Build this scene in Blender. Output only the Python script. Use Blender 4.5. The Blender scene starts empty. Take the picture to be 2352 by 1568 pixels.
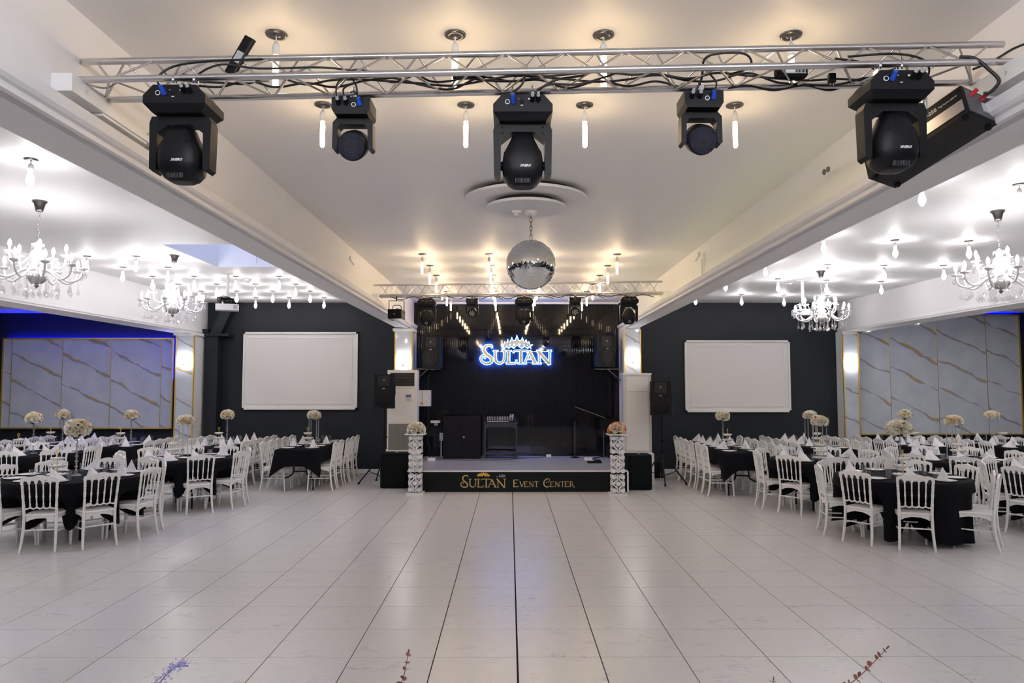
import bpy, math, random
from math import sin, cos, pi, radians, sqrt, atan2
from mathutils import Vector, Matrix, noise as mnoise
random.seed(7)
S = bpy.context.scene
COL = S.collection

# ---------------------------------------------------------------- camera
cam_d = bpy.data.cameras.new('camera'); cam = bpy.data.objects.new('camera', cam_d); COL.objects.link(cam)
cam_d.sensor_width = 36.0; cam_d.lens = 36.0 * 1655.0 / 2352.0
cam_d.clip_start = 0.05; cam_d.clip_end = 200
cam.location = (0, 0, 1.956)
cam.rotation_euler = (radians(90 + 3.49), 0, radians(-0.2))
S.camera = cam
# ---------------------------------------------------------------- world, exposure
W = bpy.data.worlds.new('sky'); S.world = W; W.use_nodes = True
W.node_tree.nodes['Background'].inputs[0].default_value = (0.50, 0.60, 0.95, 1)
W.node_tree.nodes['Background'].inputs[1].default_value = 2.4
S.view_settings.view_transform = 'Standard'; S.view_settings.look = 'None'
S.view_settings.gamma = 1.0; S.view_settings.exposure = 0.95
S.view_settings.use_curve_mapping = False
cy = S.cycles
cy.max_bounces = 6; cy.diffuse_bounces = 4; cy.glossy_bounces = 3; cy.transmission_bounces = 4
cy.transparent_max_bounces = 16; cy.caustics_reflective = False; cy.caustics_refractive = False
cy.sample_clamp_indirect = 6.0; cy.blur_glossy = 0.5
cy.use_denoising = True
cy.use_adaptive_sampling = True; cy.adaptive_threshold = 0.06
# strengths of the lamps in the room and of the added fill bulbs
E_BULB, E_TUBE, E_CANDLE, E_SCONCE = 40.0, 34.0, 40.0, 140.0
E_DOWN = 190.0
E_GRID = 28.0
E_FAR = 56.0
E_FILL = 108.0

# ---------------------------------------------------------------- node materials
MATS = {}
def new_mat(name):
    m = bpy.data.materials.new(name); m.use_nodes = True
    nt = m.node_tree; nt.nodes.clear()
    out = nt.nodes.new('ShaderNodeOutputMaterial')
    return m, nt, out
def node(nt, typ, ins=None, **props):
    n = nt.nodes.new(typ)
    for k, v in props.items(): setattr(n, k, v)
    for k, v in (ins or {}).items():
        if hasattr(v, 'is_output') or isinstance(v, bpy.types.NodeSocket): nt.links.new(v, n.inputs[k])
        else: n.inputs[k].default_value = v
    return n
def math_n(nt, op, a, b=None, c=None):
    ins = {0: a}
    if b is not None: ins[1] = b
    if c is not None: ins[2] = c
    return node(nt, 'ShaderNodeMath', ins, operation=op).outputs[0]
def rgba(c): return (c[0], c[1], c[2], 1.0)
def mix_rgb(nt, f, a, b):
    n = nt.nodes.new('ShaderNodeMix'); n.data_type = 'RGBA'
    for s, v in ((n.inputs[0], f), (n.inputs[6], a), (n.inputs[7], b)):
        if isinstance(v, bpy.types.NodeSocket): nt.links.new(v, s)
        else: s.default_value = v
    return n.outputs[2]
def mat(name, col, rough=0.5, metal=0.0, var=0.0, bump=0.0, scale=30.0, coat=0.0, spec=0.5, sheen=0.0, sub=0.0):
    if name in MATS: return MATS[name]
    m, nt, out = new_mat(name)
    p = node(nt, 'ShaderNodeBsdfPrincipled', {'Base Color': rgba(col), 'Roughness': rough, 'Metallic': metal})
    p.inputs['Coat Weight'].default_value = coat
    p.inputs['Specular IOR Level'].default_value = spec
    p.inputs['Sheen Weight'].default_value = sheen
    tc = node(nt, 'ShaderNodeTexCoord')
    nz = node(nt, 'ShaderNodeTexNoise', {'Vector': tc.outputs['Object'], 'Scale': scale, 'Detail': 3.0})
    if var > 0:
        dark = rgba([c * (1 - var) for c in col]); lite = rgba([min(1, c * (1 + var)) for c in col])
        nt.links.new(mix_rgb(nt, nz.outputs[0], dark, lite), p.inputs['Base Color'])
    if bump > 0:
        b = node(nt, 'ShaderNodeBump', {'Height': nz.outputs[0], 'Strength': bump, 'Distance': 0.01})
        nt.links.new(b.outputs[0], p.inputs['Normal'])
    nt.links.new(p.outputs[0], out.inputs[0])
    MATS[name] = m; return m
def emit(name, col, k):
    if name in MATS: return MATS[name]
    m, nt, out = new_mat(name)
    e = node(nt, 'ShaderNodeEmission', {0: rgba(col), 1: k})
    nt.links.new(e.outputs[0], out.inputs[0]); MATS[name] = m; return m
def glassy(name, tint=(1, 1, 1), gloss=0.12, rough=0.03):
    # clear acrylic or cut crystal: mostly clear, mirror-like at grazing angles
    if name in MATS: return MATS[name]
    m, nt, out = new_mat(name)
    lw = node(nt, 'ShaderNodeLayerWeight', {0: 0.5}); fr = node(nt, 'ShaderNodeMath', {0: lw.outputs['Facing'], 1: 3.5}, operation='POWER')
    t = node(nt, 'ShaderNodeBsdfTransparent', {0: rgba(tint)})
    g = node(nt, 'ShaderNodeBsdfGlossy', {0: (1, 1, 1, 1), 'Roughness': rough})
    f = math_n(nt, 'ADD', math_n(nt, 'MULTIPLY', fr.outputs[0], 0.55), gloss)
    mx = node(nt, 'ShaderNodeMixShader', {0: f, 1: t.outputs[0], 2: g.outputs[0]})
    nt.links.new(mx.outputs[0], out.inputs[0]); MATS[name] = m; return m

def marble_panel_mat():
    m, nt, out = new_mat('marble_panel')
    geo = node(nt, 'ShaderNodeNewGeometry'); oi = node(nt, 'ShaderNodeObjectInfo')
    sep = node(nt, 'ShaderNodeSeparateXYZ', {0: geo.outputs['Position']})
    off = math_n(nt, 'MULTIPLY', oi.outputs['Random'], 0.55)
    d = math_n(nt, 'ADD', math_n(nt, 'MULTIPLY', sep.outputs[0], 0.44), math_n(nt, 'MULTIPLY', sep.outputs[2], 0.90))
    d = math_n(nt, 'ADD', d, off)
    sh = node(nt, 'ShaderNodeVectorMath', {0: geo.outputs['Position'], 1: oi.outputs['Random']}, operation='ADD')
    n1 = node(nt, 'ShaderNodeTexNoise', {'Vector': sh.outputs[0], 'Scale': 1.5, 'Detail': 4.0, 'Roughness': 0.55})
    n2 = node(nt, 'ShaderNodeTexNoise', {'Vector': sh.outputs[0], 'Scale': 2.3, 'Detail': 2.0})
    n3 = node(nt, 'ShaderNodeTexNoise', {'Vector': sh.outputs[0], 'Scale': 60.0, 'Detail': 2.0})
    n4 = node(nt, 'ShaderNodeTexNoise', {'Vector': sh.outputs[0], 'Scale': 3.0, 'Detail': 6.0})
    dd = math_n(nt, 'ADD', math_n(nt, 'MULTIPLY', d, 1.72), math_n(nt, 'MULTIPLY', n1.outputs[0], 0.55))
    fr = math_n(nt, 'FRACT', dd)
    dist = math_n(nt, 'SUBTRACT', fr, 0.5)                      # signed distance from the vein line
    ab = math_n(nt, 'ABSOLUTE', dist)
    # width varies along the vein
    wid = node(nt, 'ShaderNodeMapRange', {0: n2.outputs[0], 1: 0.35, 2: 0.65, 3: 0.008, 4: 0.085}).outputs[0]
    core = node(nt, 'ShaderNodeMapRange', {0: math_n(nt, 'DIVIDE', ab, wid), 1: 0.25, 2: 1.0, 3: 1.0, 4: 0.0}).outputs[0]
    thin = node(nt, 'ShaderNodeMapRange', {0: ab, 1: 0.004, 2: 0.014, 3: 1.0, 4: 0.0}).outputs[0]
    gmask = node(nt, 'ShaderNodeMapRange', {0: n2.outputs[0], 1: 0.52, 2: 0.60, 3: 0.0, 4: 1.0}).outputs[0]
    base = mix_rgb(nt, n4.outputs[0], (0.42, 0.46, 0.54, 1), (0.64, 0.67, 0.74, 1))
    c1 = mix_rgb(nt, math_n(nt, 'MULTIPLY', core, 0.72), base, (0.17, 0.175, 0.20, 1))
    up = math_n(nt, 'GREATER_THAN', dist, -0.01)
    g = math_n(nt, 'MULTIPLY', math_n(nt, 'MULTIPLY', core, gmask), math_n(nt, 'MULTIPLY', up, math_n(nt, 'GREATER_THAN', n3.outputs[0], 0.44)))
    gold = math_n(nt, 'MAXIMUM', math_n(nt, 'MULTIPLY', g, 0.9), math_n(nt, 'MULTIPLY', thin, math_n(nt, 'ADD', math_n(nt, 'MULTIPLY', gmask, 0.6), 0.12)))
    c2 = mix_rgb(nt, gold, c1, (0.55, 0.33, 0.07, 1))
    p = node(nt, 'ShaderNodeBsdfPrincipled', {'Base Color': c2, 'Roughness': 0.04, 'Coat Weight': 0.6, 'Coat Roughness': 0.02})
    nt.links.new(p.outputs[0], out.inputs[0]); return m
def tile_mat():
    m, nt, out = new_mat('floor_tile')
    geo = node(nt, 'ShaderNodeNewGeometry'); oi = node(nt, 'ShaderNodeObjectInfo')
    r = math_n(nt, 'MULTIPLY', oi.outputs['Random'], 37.0)
    v = node(nt, 'ShaderNodeVectorMath', {0: geo.outputs['Position'], 1: r}, operation='ADD')
    n1 = node(nt, 'ShaderNodeTexNoise', {'Vector': v.outputs[0], 'Scale': 2.2, 'Detail': 5.0, 'Roughness': 0.6, 'Distortion': 1.6})
    v2 = node(nt, 'ShaderNodeVectorMath', {0: v.outputs[0], 1: (2.2, 5.5, 1.0)}, operation='MULTIPLY')
    n2 = node(nt, 'ShaderNodeTexNoise', {'Vector': v2.outputs[0], 'Scale': 1.3, 'Detail': 6.0, 'Roughness': 0.6, 'Distortion': 0.8})
    vein = node(nt, 'ShaderNodeMapRange', {0: math_n(nt, 'ABSOLUTE', math_n(nt, 'SUBTRACT', n2.outputs[0], 0.5)), 1: 0.0, 2: 0.035, 3: 1.0, 4: 0.0}).outputs[0]
    msk = node(nt, 'ShaderNodeMapRange', {0: n1.outputs[0], 1: 0.50, 2: 0.68, 3: 0.0, 4: 1.0}).outputs[0]
    base = mix_rgb(nt, n1.outputs[0], (0.62, 0.605, 0.61, 1), (0.70, 0.685, 0.69, 1))
    c = mix_rgb(nt, math_n(nt, 'MULTIPLY', math_n(nt, 'MULTIPLY', vein, msk), 0.62), base, (0.30, 0.31, 0.33, 1))
    p = node(nt, 'ShaderNodeBsdfPrincipled', {'Base Color': c, 'Roughness': 0.28})
    nt.links.new(p.outputs[0], out.inputs[0]); return m
MARBLE = marble_panel_mat(); TILE = tile_mat()
WHITE = mat('white_paint', (0.84, 0.83, 0.845), 0.6, var=0.02, scale=3)
CEIL = mat('ceiling_paint', (0.87, 0.87, 0.89), 0.55, var=0.012, scale=2)
NAVY = mat('charcoal_navy_wall_paint', (0.0145, 0.0185, 0.025), 0.5, var=0.12, bump=0.05, scale=14, spec=0.3)
BLACKG = mat('glossy_black_slat', (0.007, 0.007, 0.010), 0.035, spec=0.4)
GOLD = mat('brushed_gold', (0.85, 0.58, 0.14), 0.38, metal=0.85)
CHAIR = mat('white_chair_lacquer', (0.87, 0.86, 0.85), 0.25)
CLOTH = mat('black_tablecloth', (0.0045, 0.005, 0.0075), 0.85, bump=0.15, scale=180, spec=0.12)
BLK = mat('black_plastic', (0.0045, 0.005, 0.0065), 0.42, bump=0.02, scale=200, spec=0.22)
BLKM = mat('black_matte', (0.004, 0.0045, 0.0055), 0.65, bump=0.05, scale=300, spec=0.18)
BLKFELT = mat('black_carpet_covering', (0.006, 0.008, 0.0085), 0.9, bump=0.4, scale=250, spec=0.15)
ALU = mat('aluminium_tube', (0.62, 0.60, 0.60), 0.30, metal=1.0, var=0.08, scale=8)
CHROME = mat('chrome', (0.75, 0.75, 0.77), 0.10, metal=1.0)
DSTEEL = mat('dark_brushed_steel', (0.20, 0.19, 0.18), 0.28, metal=1.0)
WPLAST = mat('white_plastic', (0.86, 0.85, 0.845), 0.35)
PORC = mat('white_porcelain', (0.86, 0.86, 0.86), 0.12)
LINEN = mat('white_napkin', (0.84, 0.83, 0.86), 0.85)
CABLE = mat('black_cable', (0.008, 0.008, 0.009), 0.45)
GREYC = mat('grey_cable', (0.45, 0.43, 0.44), 0.45)
CRYSTAL = glassy('cut_crystal', (0.985, 0.985, 0.99), 0.22)
ACRYL = glassy('clear_acrylic', (0.96, 0.965, 0.97), 0.30, 0.30)
GLASS = glassy('drinking_glass', (0.97, 0.975, 0.98), 0.05)
MILK = mat('milky_glass', (0.88, 0.88, 0.90), 0.08, coat=0.5)
SILVER = mat('silver', (0.7, 0.7, 0.72), 0.15, metal=1.0)
MIRROR = mat('mirror_facet', (0.86, 0.87, 0.86), 0.05, metal=1.0)
SCREEN = mat('projection_screen', (0.84, 0.81, 0.80), 0.8)
BLUEP = mat('blue_connector', (0.01, 0.07, 0.55), 0.35)
REDP = mat('red_connector', (0.55, 0.02, 0.03), 0.4)
GREYP = mat('light_grey_plastic', (0.50, 0.50, 0.53), 0.4)
M_BULB = emit('bulb_cool_white', (1.0, 0.955, 0.94), E_BULB)
M_TUBE = emit('bulb_warm', (1.0, 0.72, 0.40), E_TUBE)
M_CAND = emit('candle_bulb', (1.0, 0.96, 0.95), E_CANDLE)

# ---------------------------------------------------------------- mesh helpers
class MB:
    def __init__(s): s.v = []; s.f = []; s.sm = []
    def add(s, vs, fs, smooth=False, M=None):
        o = len(s.v)
        s.v += [tuple(M @ Vector(p)) for p in vs] if M is not None else [tuple(p) for p in vs]
        s.f += [tuple(i + o for i in f) for f in fs]; s.sm += [smooth] * len(fs); return s
    def box(s, c, d, M=None, bev=0.0):
        x, y, z = c; a, b, h = d[0] / 2, d[1] / 2, d[2] / 2
        if bev > 0:
            return s.prism_xy(rrect(a, b, bev, 2), z - h, z + h, (x, y), M)
        vs = [(x + i * a, y + j * b, z + k * h) for k in (-1, 1) for j in (-1, 1) for i in (-1, 1)]
        return s.add(vs, [(0, 2, 3, 1), (4, 5, 7, 6), (0, 1, 5, 4), (2, 6, 7, 3), (0, 4, 6, 2), (1, 3, 7, 5)], False, M)
    def prism_xy(s, o2, z0, z1, off=(0, 0), M=None):
        n = len(o2); vs = [(p[0] + off[0], p[1] + off[1], z) for z in (z0, z1) for p in o2]
        fs = [tuple(range(n - 1, -1, -1)), tuple(range(n, 2 * n))] + [(i, (i + 1) % n, n + (i + 1) % n, n + i) for i in range(n)]
        return s.add(vs, fs, False, M)
    def prism_xz(s, o2, y0, y1, M=None):        # outline in x,z (counter-clockwise seen from -y); y0 is the front
        n = len(o2); vs = [(p[0], y, p[1]) for y in (y0, y1) for p in o2]
        fs = [tuple(range(n)), tuple(range(2 * n - 1, n - 1, -1))] + [(i, n + i, n + (i + 1) % n, (i + 1) % n) for i in range(n)]
        return s.add(vs, fs, False, M)
    def cyl(s, p0, p1, r0, r1=None, n=10, caps=True, smooth=True, M=None):
        r1 = r0 if r1 is None else r1
        a = Vector(p0); b = Vector(p1); d = (b - a).normalized()
        u = d.orthogonal().normalized(); w = d.cross(u)
        vs = [tuple(c + (u * cos(2 * pi * i / n) + w * sin(2 * pi * i / n)) * r) for c, r in ((a, r0), (b, r1)) for i in range(n)]
        s.add(vs, [(i, (i + 1) % n, n + (i + 1) % n, n + i) for i in range(n)], smooth, M)
        if caps: s.add(vs, [tuple(range(n - 1, -1, -1)), tuple(range(n, 2 * n))], False, M)
        return s
    def tube(s, pts, r, n=6, M=None, closed=False):
        P = [Vector(p) for p in pts]; m = len(P); vs = []; u = None
        rr = r if isinstance(r, (list, tuple)) else [r] * m
        for i in range(m):
            d = (P[(i + 1) % m] - P[i - 1]) if closed else (P[min(i + 1, m - 1)] - P[max(i - 1, 0)])
            d.normalize()
            u = d.orthogonal().normalized() if u is None else (u - d * u.dot(d)).normalized()
            w = d.cross(u)
            vs += [tuple(P[i] + (u * cos(2 * pi * k / n) + w * sin(2 * pi * k / n)) * rr[i]) for k in range(n)]
        R = m if closed else m - 1
        fs = [(i * n + k, i * n + (k + 1) % n, ((i + 1) % m) * n + (k + 1) % n, ((i + 1) % m) * n + k) for i in range(R) for k in range(n)]
        s.add(vs, fs, True, M)
        if not closed: s.add(vs, [tuple(range(n - 1, -1, -1)), tuple(range((m - 1) * n, m * n))], False, M)
        return s
    def lathe(s, prof, n=16, c=(0, 0, 0), M=None, smooth=True, sx=1.0, sy=1.0):
        m = len(prof)
        vs = [(c[0] + r * sx * cos(2 * pi * k / n), c[1] + r * sy * sin(2 * pi * k / n), c[2] + z) for r, z in prof for k in range(n)]
        fs = [(i * n + k, i * n + (k + 1) % n, (i + 1) * n + (k + 1) % n, (i + 1) * n + k) for i in range(m - 1) for k in range(n)]
        s.add(vs, fs, smooth, M)
        caps = []
        if prof[0][0] > 1e-6: caps.append(tuple(range(n - 1, -1, -1)))
        if prof[-1][0] > 1e-6: caps.append(tuple(range((m - 1) * n, m * n)))
        if caps: s.add(vs, caps, False, M)
        return s
    def rings(s, rr, smooth=True, M=None, cap=True):      # list of equal-length vertex rings
        n = len(rr[0]); vs = [p for r in rr for p in r]
        fs = [(i * n + k, i * n + (k + 1) % n, (i + 1) * n + (k + 1) % n, (i + 1) * n + k) for i in range(len(rr) - 1) for k in range(n)]
        s.add(vs, fs, smooth, M)
        if cap: s.add(vs, [tuple(range(n - 1, -1, -1)), tuple(range((len(rr) - 1) * n, len(rr) * n))], False, M)
        return s
    def sphere(s, c, r, n=10, m=6, M=None, sz=1.0):
        pr = [(r * sin(pi * i / m), -r * sz * cos(pi * i / m)) for i in range(m + 1)]
        pr[0] = (0.0, pr[0][1]); pr[-1] = (0.0, pr[-1][1])
        return s.lathe(pr, n, c, M)
    def mesh(s, name):
        me = bpy.data.meshes.new(name); me.from_pydata(s.v, [], s.f)
        me.polygons.foreach_set('use_smooth', s.sm); me.validate(); me.update(); return me
def rrect(a, b, r, n=3):
    out = []
    for cx, cy_, a0 in ((a - r, b - r, 0), (-a + r, b - r, 90), (-a + r, -b + r, 180), (a - r, -b + r, 270)):
        for i in range(n + 1):
            t = radians(a0 + 90 * i / n); out.append((cx + r * cos(t), cy_ + r * sin(t)))
    return out
def put(name, me, m, parent=None, loc=None, rot=None, scale=None):
    if isinstance(me, MB): me = me.mesh(name)
    o = bpy.data.objects.new(name, me); COL.objects.link(o)
    if m is not None and not me.materials: me.materials.append(m)
    if parent is not None: o.parent = parent
    if loc is not None: o.location = loc
    if rot is not None: o.rotation_euler = rot
    if scale is not None: o.scale = scale
    return o
def tag(o, label, cat, group=None):
    o['label'] = label; o['category'] = cat
    if group: o['group'] = group
    return o
def struct(name, me, m, parent=None, label=None, loc=None):
    o = put(name, me, m, parent, loc)
    if parent is None: o['kind'] = 'structure'
    if label: o['label'] = label
    return o
def thing(name, label, cat, loc=(0, 0, 0), rz=0.0, group=None):
    o = bpy.data.objects.new(name, None); COL.objects.link(o); o.empty_display_size = 0.1
    o.location = loc; o.rotation_euler = (0, 0, rz)
    return tag(o, label, cat, group)
def kids(o): return [c for c in bpy.data.objects if c.parent == o]
CH = {}
def register(root):                          # remember the part tree once, so copying needs no search
    tree = []
    byp = {}
    for c in bpy.data.objects:
        if c.parent is not None: byp.setdefault(c.parent.name, []).append(c)
    def rec(o): return [(c, rec(c)) for c in byp.get(o.name, [])]
    CH[root.name] = rec(root); return root
def dup(root, loc, rz=0.0, label=None, group=None):
    r = root.copy(); COL.objects.link(r); r.location = loc; r.rotation_euler = (0, 0, rz)
    if label: r['label'] = label
    if group: r['group'] = group
    def rec(tree, par):
        for c, sub in tree:
            k = c.copy(); COL.objects.link(k); k.parent = par; rec(sub, k)
    rec(CH[root.name], r); return r
class Maker:                                  # first call hands out the prototype itself, later calls copies of it
    def __init__(s, root): s.r = register(root); s.used = False
    def __call__(s, loc, rz=0.0, label=None, group=None):
        if not s.used:
            s.used = True; s.r.location = loc; s.r.rotation_euler = (0, 0, rz)
            if label: s.r['label'] = label
            if group: s.r['group'] = group
            return s.r
        return dup(s.r, loc, rz, label, group)
def spline(pts, k=6):
    P = [Vector(p) for p in pts]; out = []
    for i in range(len(P) - 1):
        a, b, c, d = P[max(i - 1, 0)], P[i], P[i + 1], P[min(i + 2, len(P) - 1)]
        for j in range(k):
            t = j / k
            out.append(0.5 * ((2 * b) + (c - a) * t + (2 * a - 5 * b + 4 * c - d) * t * t + (3 * b - a - 3 * c + d) * t ** 3))
    out.append(P[-1]); return out
def text_mesh(name, body, size, ext=0.002, shear=0.0, bold=0.0):
    cu = bpy.data.curves.new(name, 'FONT'); cu.body = body; cu.size = size; cu.extrude = ext; cu.align_x = 'CENTER'; cu.align_y = 'CENTER'
    cu.shear = shear; cu.offset = bold; cu.resolution_u = 3
    o = bpy.data.objects.new(name, cu); COL.objects.link(o)
    dg = bpy.context.evaluated_depsgraph_get(); dg.update()
    me = bpy.data.meshes.new_from_object(o.evaluated_get(dg)); me.name = name
    bpy.data.objects.remove(o); bpy.data.curves.remove(cu); return me
# ================================================================ THE HALL
ZC = 3.82
XL, XR, YB, YF = -11.6, 11.75, -3.0, 16.2
# floor: dark grout bed, marble tiles 60 x 60 cm
floor = struct('floor', MB().box(((XL + XR) / 2, (YB + YF) / 2, -0.05), (XR - XL, YF - YB, 0.06)), mat('dark_grout', (0.03, 0.027, 0.025), 0.9), label='dark grout bed under large marble tiles')
GX, GY = 0.057, 11.93
tile_me = MB().box((0, 0, -0.006), (0.591, 0.5955, 0.012)).mesh('tile')
tile_me.materials.append(TILE)
cells = []
for i in range(-20, 20):
    for j in range(-8, 27):
        x0 = GX + 0.6 * i; x1 = x0 + 0.6; y0 = GY - 0.6 * (j + 1); y1 = y0 + 0.6
        cx_, cy2 = (x0 + x1) / 2, (y0 + y1) / 2
        if x0 < XL + 0.02 or x1 > XR - 0.02 or y1 > YF - 0.02 or y0 < YB: continue
        seen = cy2 > 4.2 and abs(cx_) < 0.74 * cy2 + 0.4
        cells.append((0 if seen else 1, cy2, abs(cx_), cx_, cy2, i))
cells.sort()
rest = MB()
for n, (s_, _, _, x, y, i) in enumerate(cells):
    sx = 0.5925; xo = x
    if i == 0: sx, xo = 0.5885, x + 0.0012          # wide joint down the middle of the dance floor
    if i == -1: sx, xo = 0.5885, x - 0.0012
    if n < 300:
        put('tile', tile_me, None, floor, (xo, y, 0), scale=(sx / 0.591, 1, 1))
    else:
        rest.box((xo, y, -0.006), (sx, 0.5955, 0.012))
o = put('tile_field', rest, TILE, floor); o['kind'] = 'stuff'

# walls
struct('wall_back', MB().box(((XL + XR) / 2, YF + 0.1, 1.95), (XR - XL + 0.4, 0.2, 4.0)), NAVY)
struct('wall_left', MB().box((XL - 0.1, (YB + YF) / 2, 1.95), (0.2, YF - YB, 4.0)), NAVY)
struct('wall_right', MB().box((XR + 0.1, (YB + YF) / 2, 1.95), (0.2, YF - YB, 4.0)), NAVY)
struct('wall_front', MB().box(((XL + XR) / 2, YB - 0.1, 1.95), (XR - XL + 0.4, 0.2, 4.0)), mat('entrance_wall_paint', (0.22, 0.22, 0.23), 0.6, var=0.03, scale=3))
b = MB()
for a, c in ((-7.16, -2.6), (3.0, 7.3)): b.box(((a + c) / 2, 16.19, 0.05), (c - a, 0.03, 0.10))
struct('baseboard_back', b, WPLAST)
# ceiling: one slab over the three bays with the skylight opening, lower slabs over the side alcoves
SX0, SX1, SY0, SY1 = -4.60, -2.75, 9.46, 11.29
b = MB()
for x0, x1, y0, y1 in ((-7.0, SX0, YB, YF), (SX1, 7.6, YB, YF), (SX0, SX1, YB, SY0), (SX0, SX1, SY1, YF)):
    b.box(((x0 + x1) / 2, (y0 + y1) / 2, ZC + 0.06), (x1 - x0, y1 - y0, 0.12))
struct('ceiling', b, CEIL)
b = MB().box((XL / 2 - 3.5, (YB + YF) / 2, 3.64), (-7.0 - XL, YF - YB, 0.12)).box(((7.6 + XR) / 2, (YB + YF) / 2, 3.66), (XR - 7.6, YF - YB, 0.12))
struct('ceiling_alcove', b, CEIL)
b = MB(); t = 0.06; h = 2.8; zc = ZC + 0.002 + h / 2; SX0 += 0.006; SX1 -= 0.006; SY0 += 0.006; SY1 -= 0.006; t = 0.004
b.box((SX0 - t / 2, (SY0 + SY1) / 2, zc), (t, SY1 - SY0 + 2 * t, h)).box((SX1 + t / 2, (SY0 + SY1) / 2, zc), (t, SY1 - SY0 + 2 * t, h))
b.box(((SX0 + SX1) / 2, SY0 - t / 2, zc), (SX1 - SX0, t, h)).box(((SX0 + SX1) / 2, SY1 + t / 2, zc), (SX1 - SX0, t, h))
sky = struct('skylight_shaft', b, mat('skylight_white', (0.80, 0.81, 0.86), 0.6), label='white skylight shaft cut into the ceiling')
w = spline([(-3.98, 11.22, 4.35), (-3.97, 11.2, 4.0), (-3.95, 11.18, 3.86)], 4)
tag(put('hanging_wire', MB().tube(w, 0.004, 5).tube([(p[0] + 0.03, p[1], p[2] + 0.06) for p in w], 0.003, 5), GREYC), 'thin loose wire hanging down inside the skylight shaft', 'wire')

# two long beams between the bays, with moulded ledges
def beam(prof0, prof1, y0, y1):
    b = MB(); n = len(prof0)
    vs = [(x, y0, z) for x, z in prof0] + [(x, y1, z) for x, z in prof1]
    fs = [(i, (i + 1) % n, n + (i + 1) % n, n + i) for i in range(n)] + [tuple(range(n - 1, -1, -1)), tuple(range(n, 2 * n))]
    return b.add(vs, fs)
PL = [(-2.42, 3.83), (-2.42, 3.235), (-2.45, 3.235), (-2.45, 3.20), (-2.375, 3.20), (-2.375, 3.235), (-2.36, 3.235), (-2.36, 3.19), (-2.292, 3.19), (-2.292, 3.225), (-2.278, 3.225), (-2.278, 3.18),
      (-2.16, 3.18), (-2.16, 3.205), (-2.135, 3.20), (-2.12, 3.185), (-2.10, 3.19), (-2.10, 3.22), (-2.08, 3.225), (-2.065, 3.24), (-2.055, 3.29), (-2.15, 3.29), (-2.15, 3.83)]
struct('ceiling_beam', beam(PL, PL, YB, YF), WHITE)
PR = [(-x + 0.12, z) for x, z in PL]; PR = [(x if x > 2.3 else x + 0.0, z) for x, z in PR]
PR = [((x + 0.13) if (z > 3.28 and 2.2 < x < 2.35) else x, z) for x, z in PR]
PR1 = [(x + 0.24, z) for x, z in PR]
struct('ceiling_beam', beam(PR[::-1], PR1[::-1], YB, YF), WHITE)
# outer beams in front of the alcoves
def obeam(xi, xo, zb, sgn):
    P = [(xo, 3.84), (xo, zb), (xi + sgn * 0.02, zb), (xi + sgn * 0.02, zb + 0.03), (xi + sgn * 0.035, zb + 0.03), (xi + sgn * 0.035, zb + 0.05), (xi + sgn * 0.015, zb + 0.06), (xi + sgn * 0.015, zb + 0.09), (xi, zb + 0.10), (xi, 3.84)]
    return beam(P, P, YB, YF) if sgn > 0 else beam(P[::-1], P[::-1], YB, YF)
struct('ceiling_beam', obeam(-6.80, -7.28, 3.09, 1), WHITE)
struct('ceiling_beam', obeam(7.42, 7.9, 3.15, -1), WHITE)
# LED strip behind the right ledge
tag(put('led_strip', beam([(2.33, 3.297), (2.35, 3.297), (2.35, 3.305), (2.33, 3.305)], [(2.51, 3.297), (2.53, 3.297), (2.53, 3.305), (2.51, 3.305)], 5.0, 15.2), emit('led_yellow', (0.90, 0.90, 0.35), 1.6)), 'yellowish LED strip on top of the moulded beam ledge', 'led strip')

# pillars with marble faces, gold edges and a small capital
def pillar(x0, x1, yf, ztop, zlow, cap=True):
    p = struct('pillar', MB().box(((x0 + x1) / 2, (yf + YF) / 2 + 0.012, ztop / 2), (x1 - x0 - 0.02, YF - yf - 0.02, ztop)), WHITE)
    put('marble_panel', MB().box(((x0 + x1) / 2, yf + 0.012, (ztop - 0.06 + zlow) / 2), (x1 - x0 - 0.05, 0.02, ztop - 0.06 - zlow)), MARBLE, p)
    for x in (x0 + 0.012, x1 - 0.012):
        put('gold_edge', MB().box((x, yf + 0.01, (ztop - 0.06 + zlow) / 2), (0.024, 0.03, ztop - 0.06 - zlow)), GOLD, p)
    if cap: put('capital', MB().box(((x0 + x1) / 2, yf + 0.2, ztop - 0.03), (x1 - x0 + 0.07, 0.5, 0.06)), WHITE, p)
    return p
pillar(-2.45, -2.07, 15.35, 3.17, 0.1)
pillar(2.44, 2.81, 15.35, 3.21, 0.1, False)
pillar(-7.16, -6.76, 15.46, 3.09, 0.1)
pillar(7.35, 7.70, 15.85, 3.15, 0.1, False)
# dark pilaster with ledge beside the left marble pillar, and the sloping casing above it
p = struct('pilaster', MB().box((-6.58, 16.05, 1.52), (0.28, 0.3, 3.04)), NAVY)
put('ledge', MB().box((-6.5, 16.03, 3.07), (0.62, 0.36, 0.05)).box((-6.72, 16.03, 3.15), (0.12, 0.3, 0.1)), NAVY, p)
put('sloping_casing', MB().box((0, 0, 0), (0.22, 0.24, 0.95), Matrix.Translation((-6.38, 16.06, 3.42)) @ Matrix.Rotation(radians(24), 4, 'Y')), NAVY, p)

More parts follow.
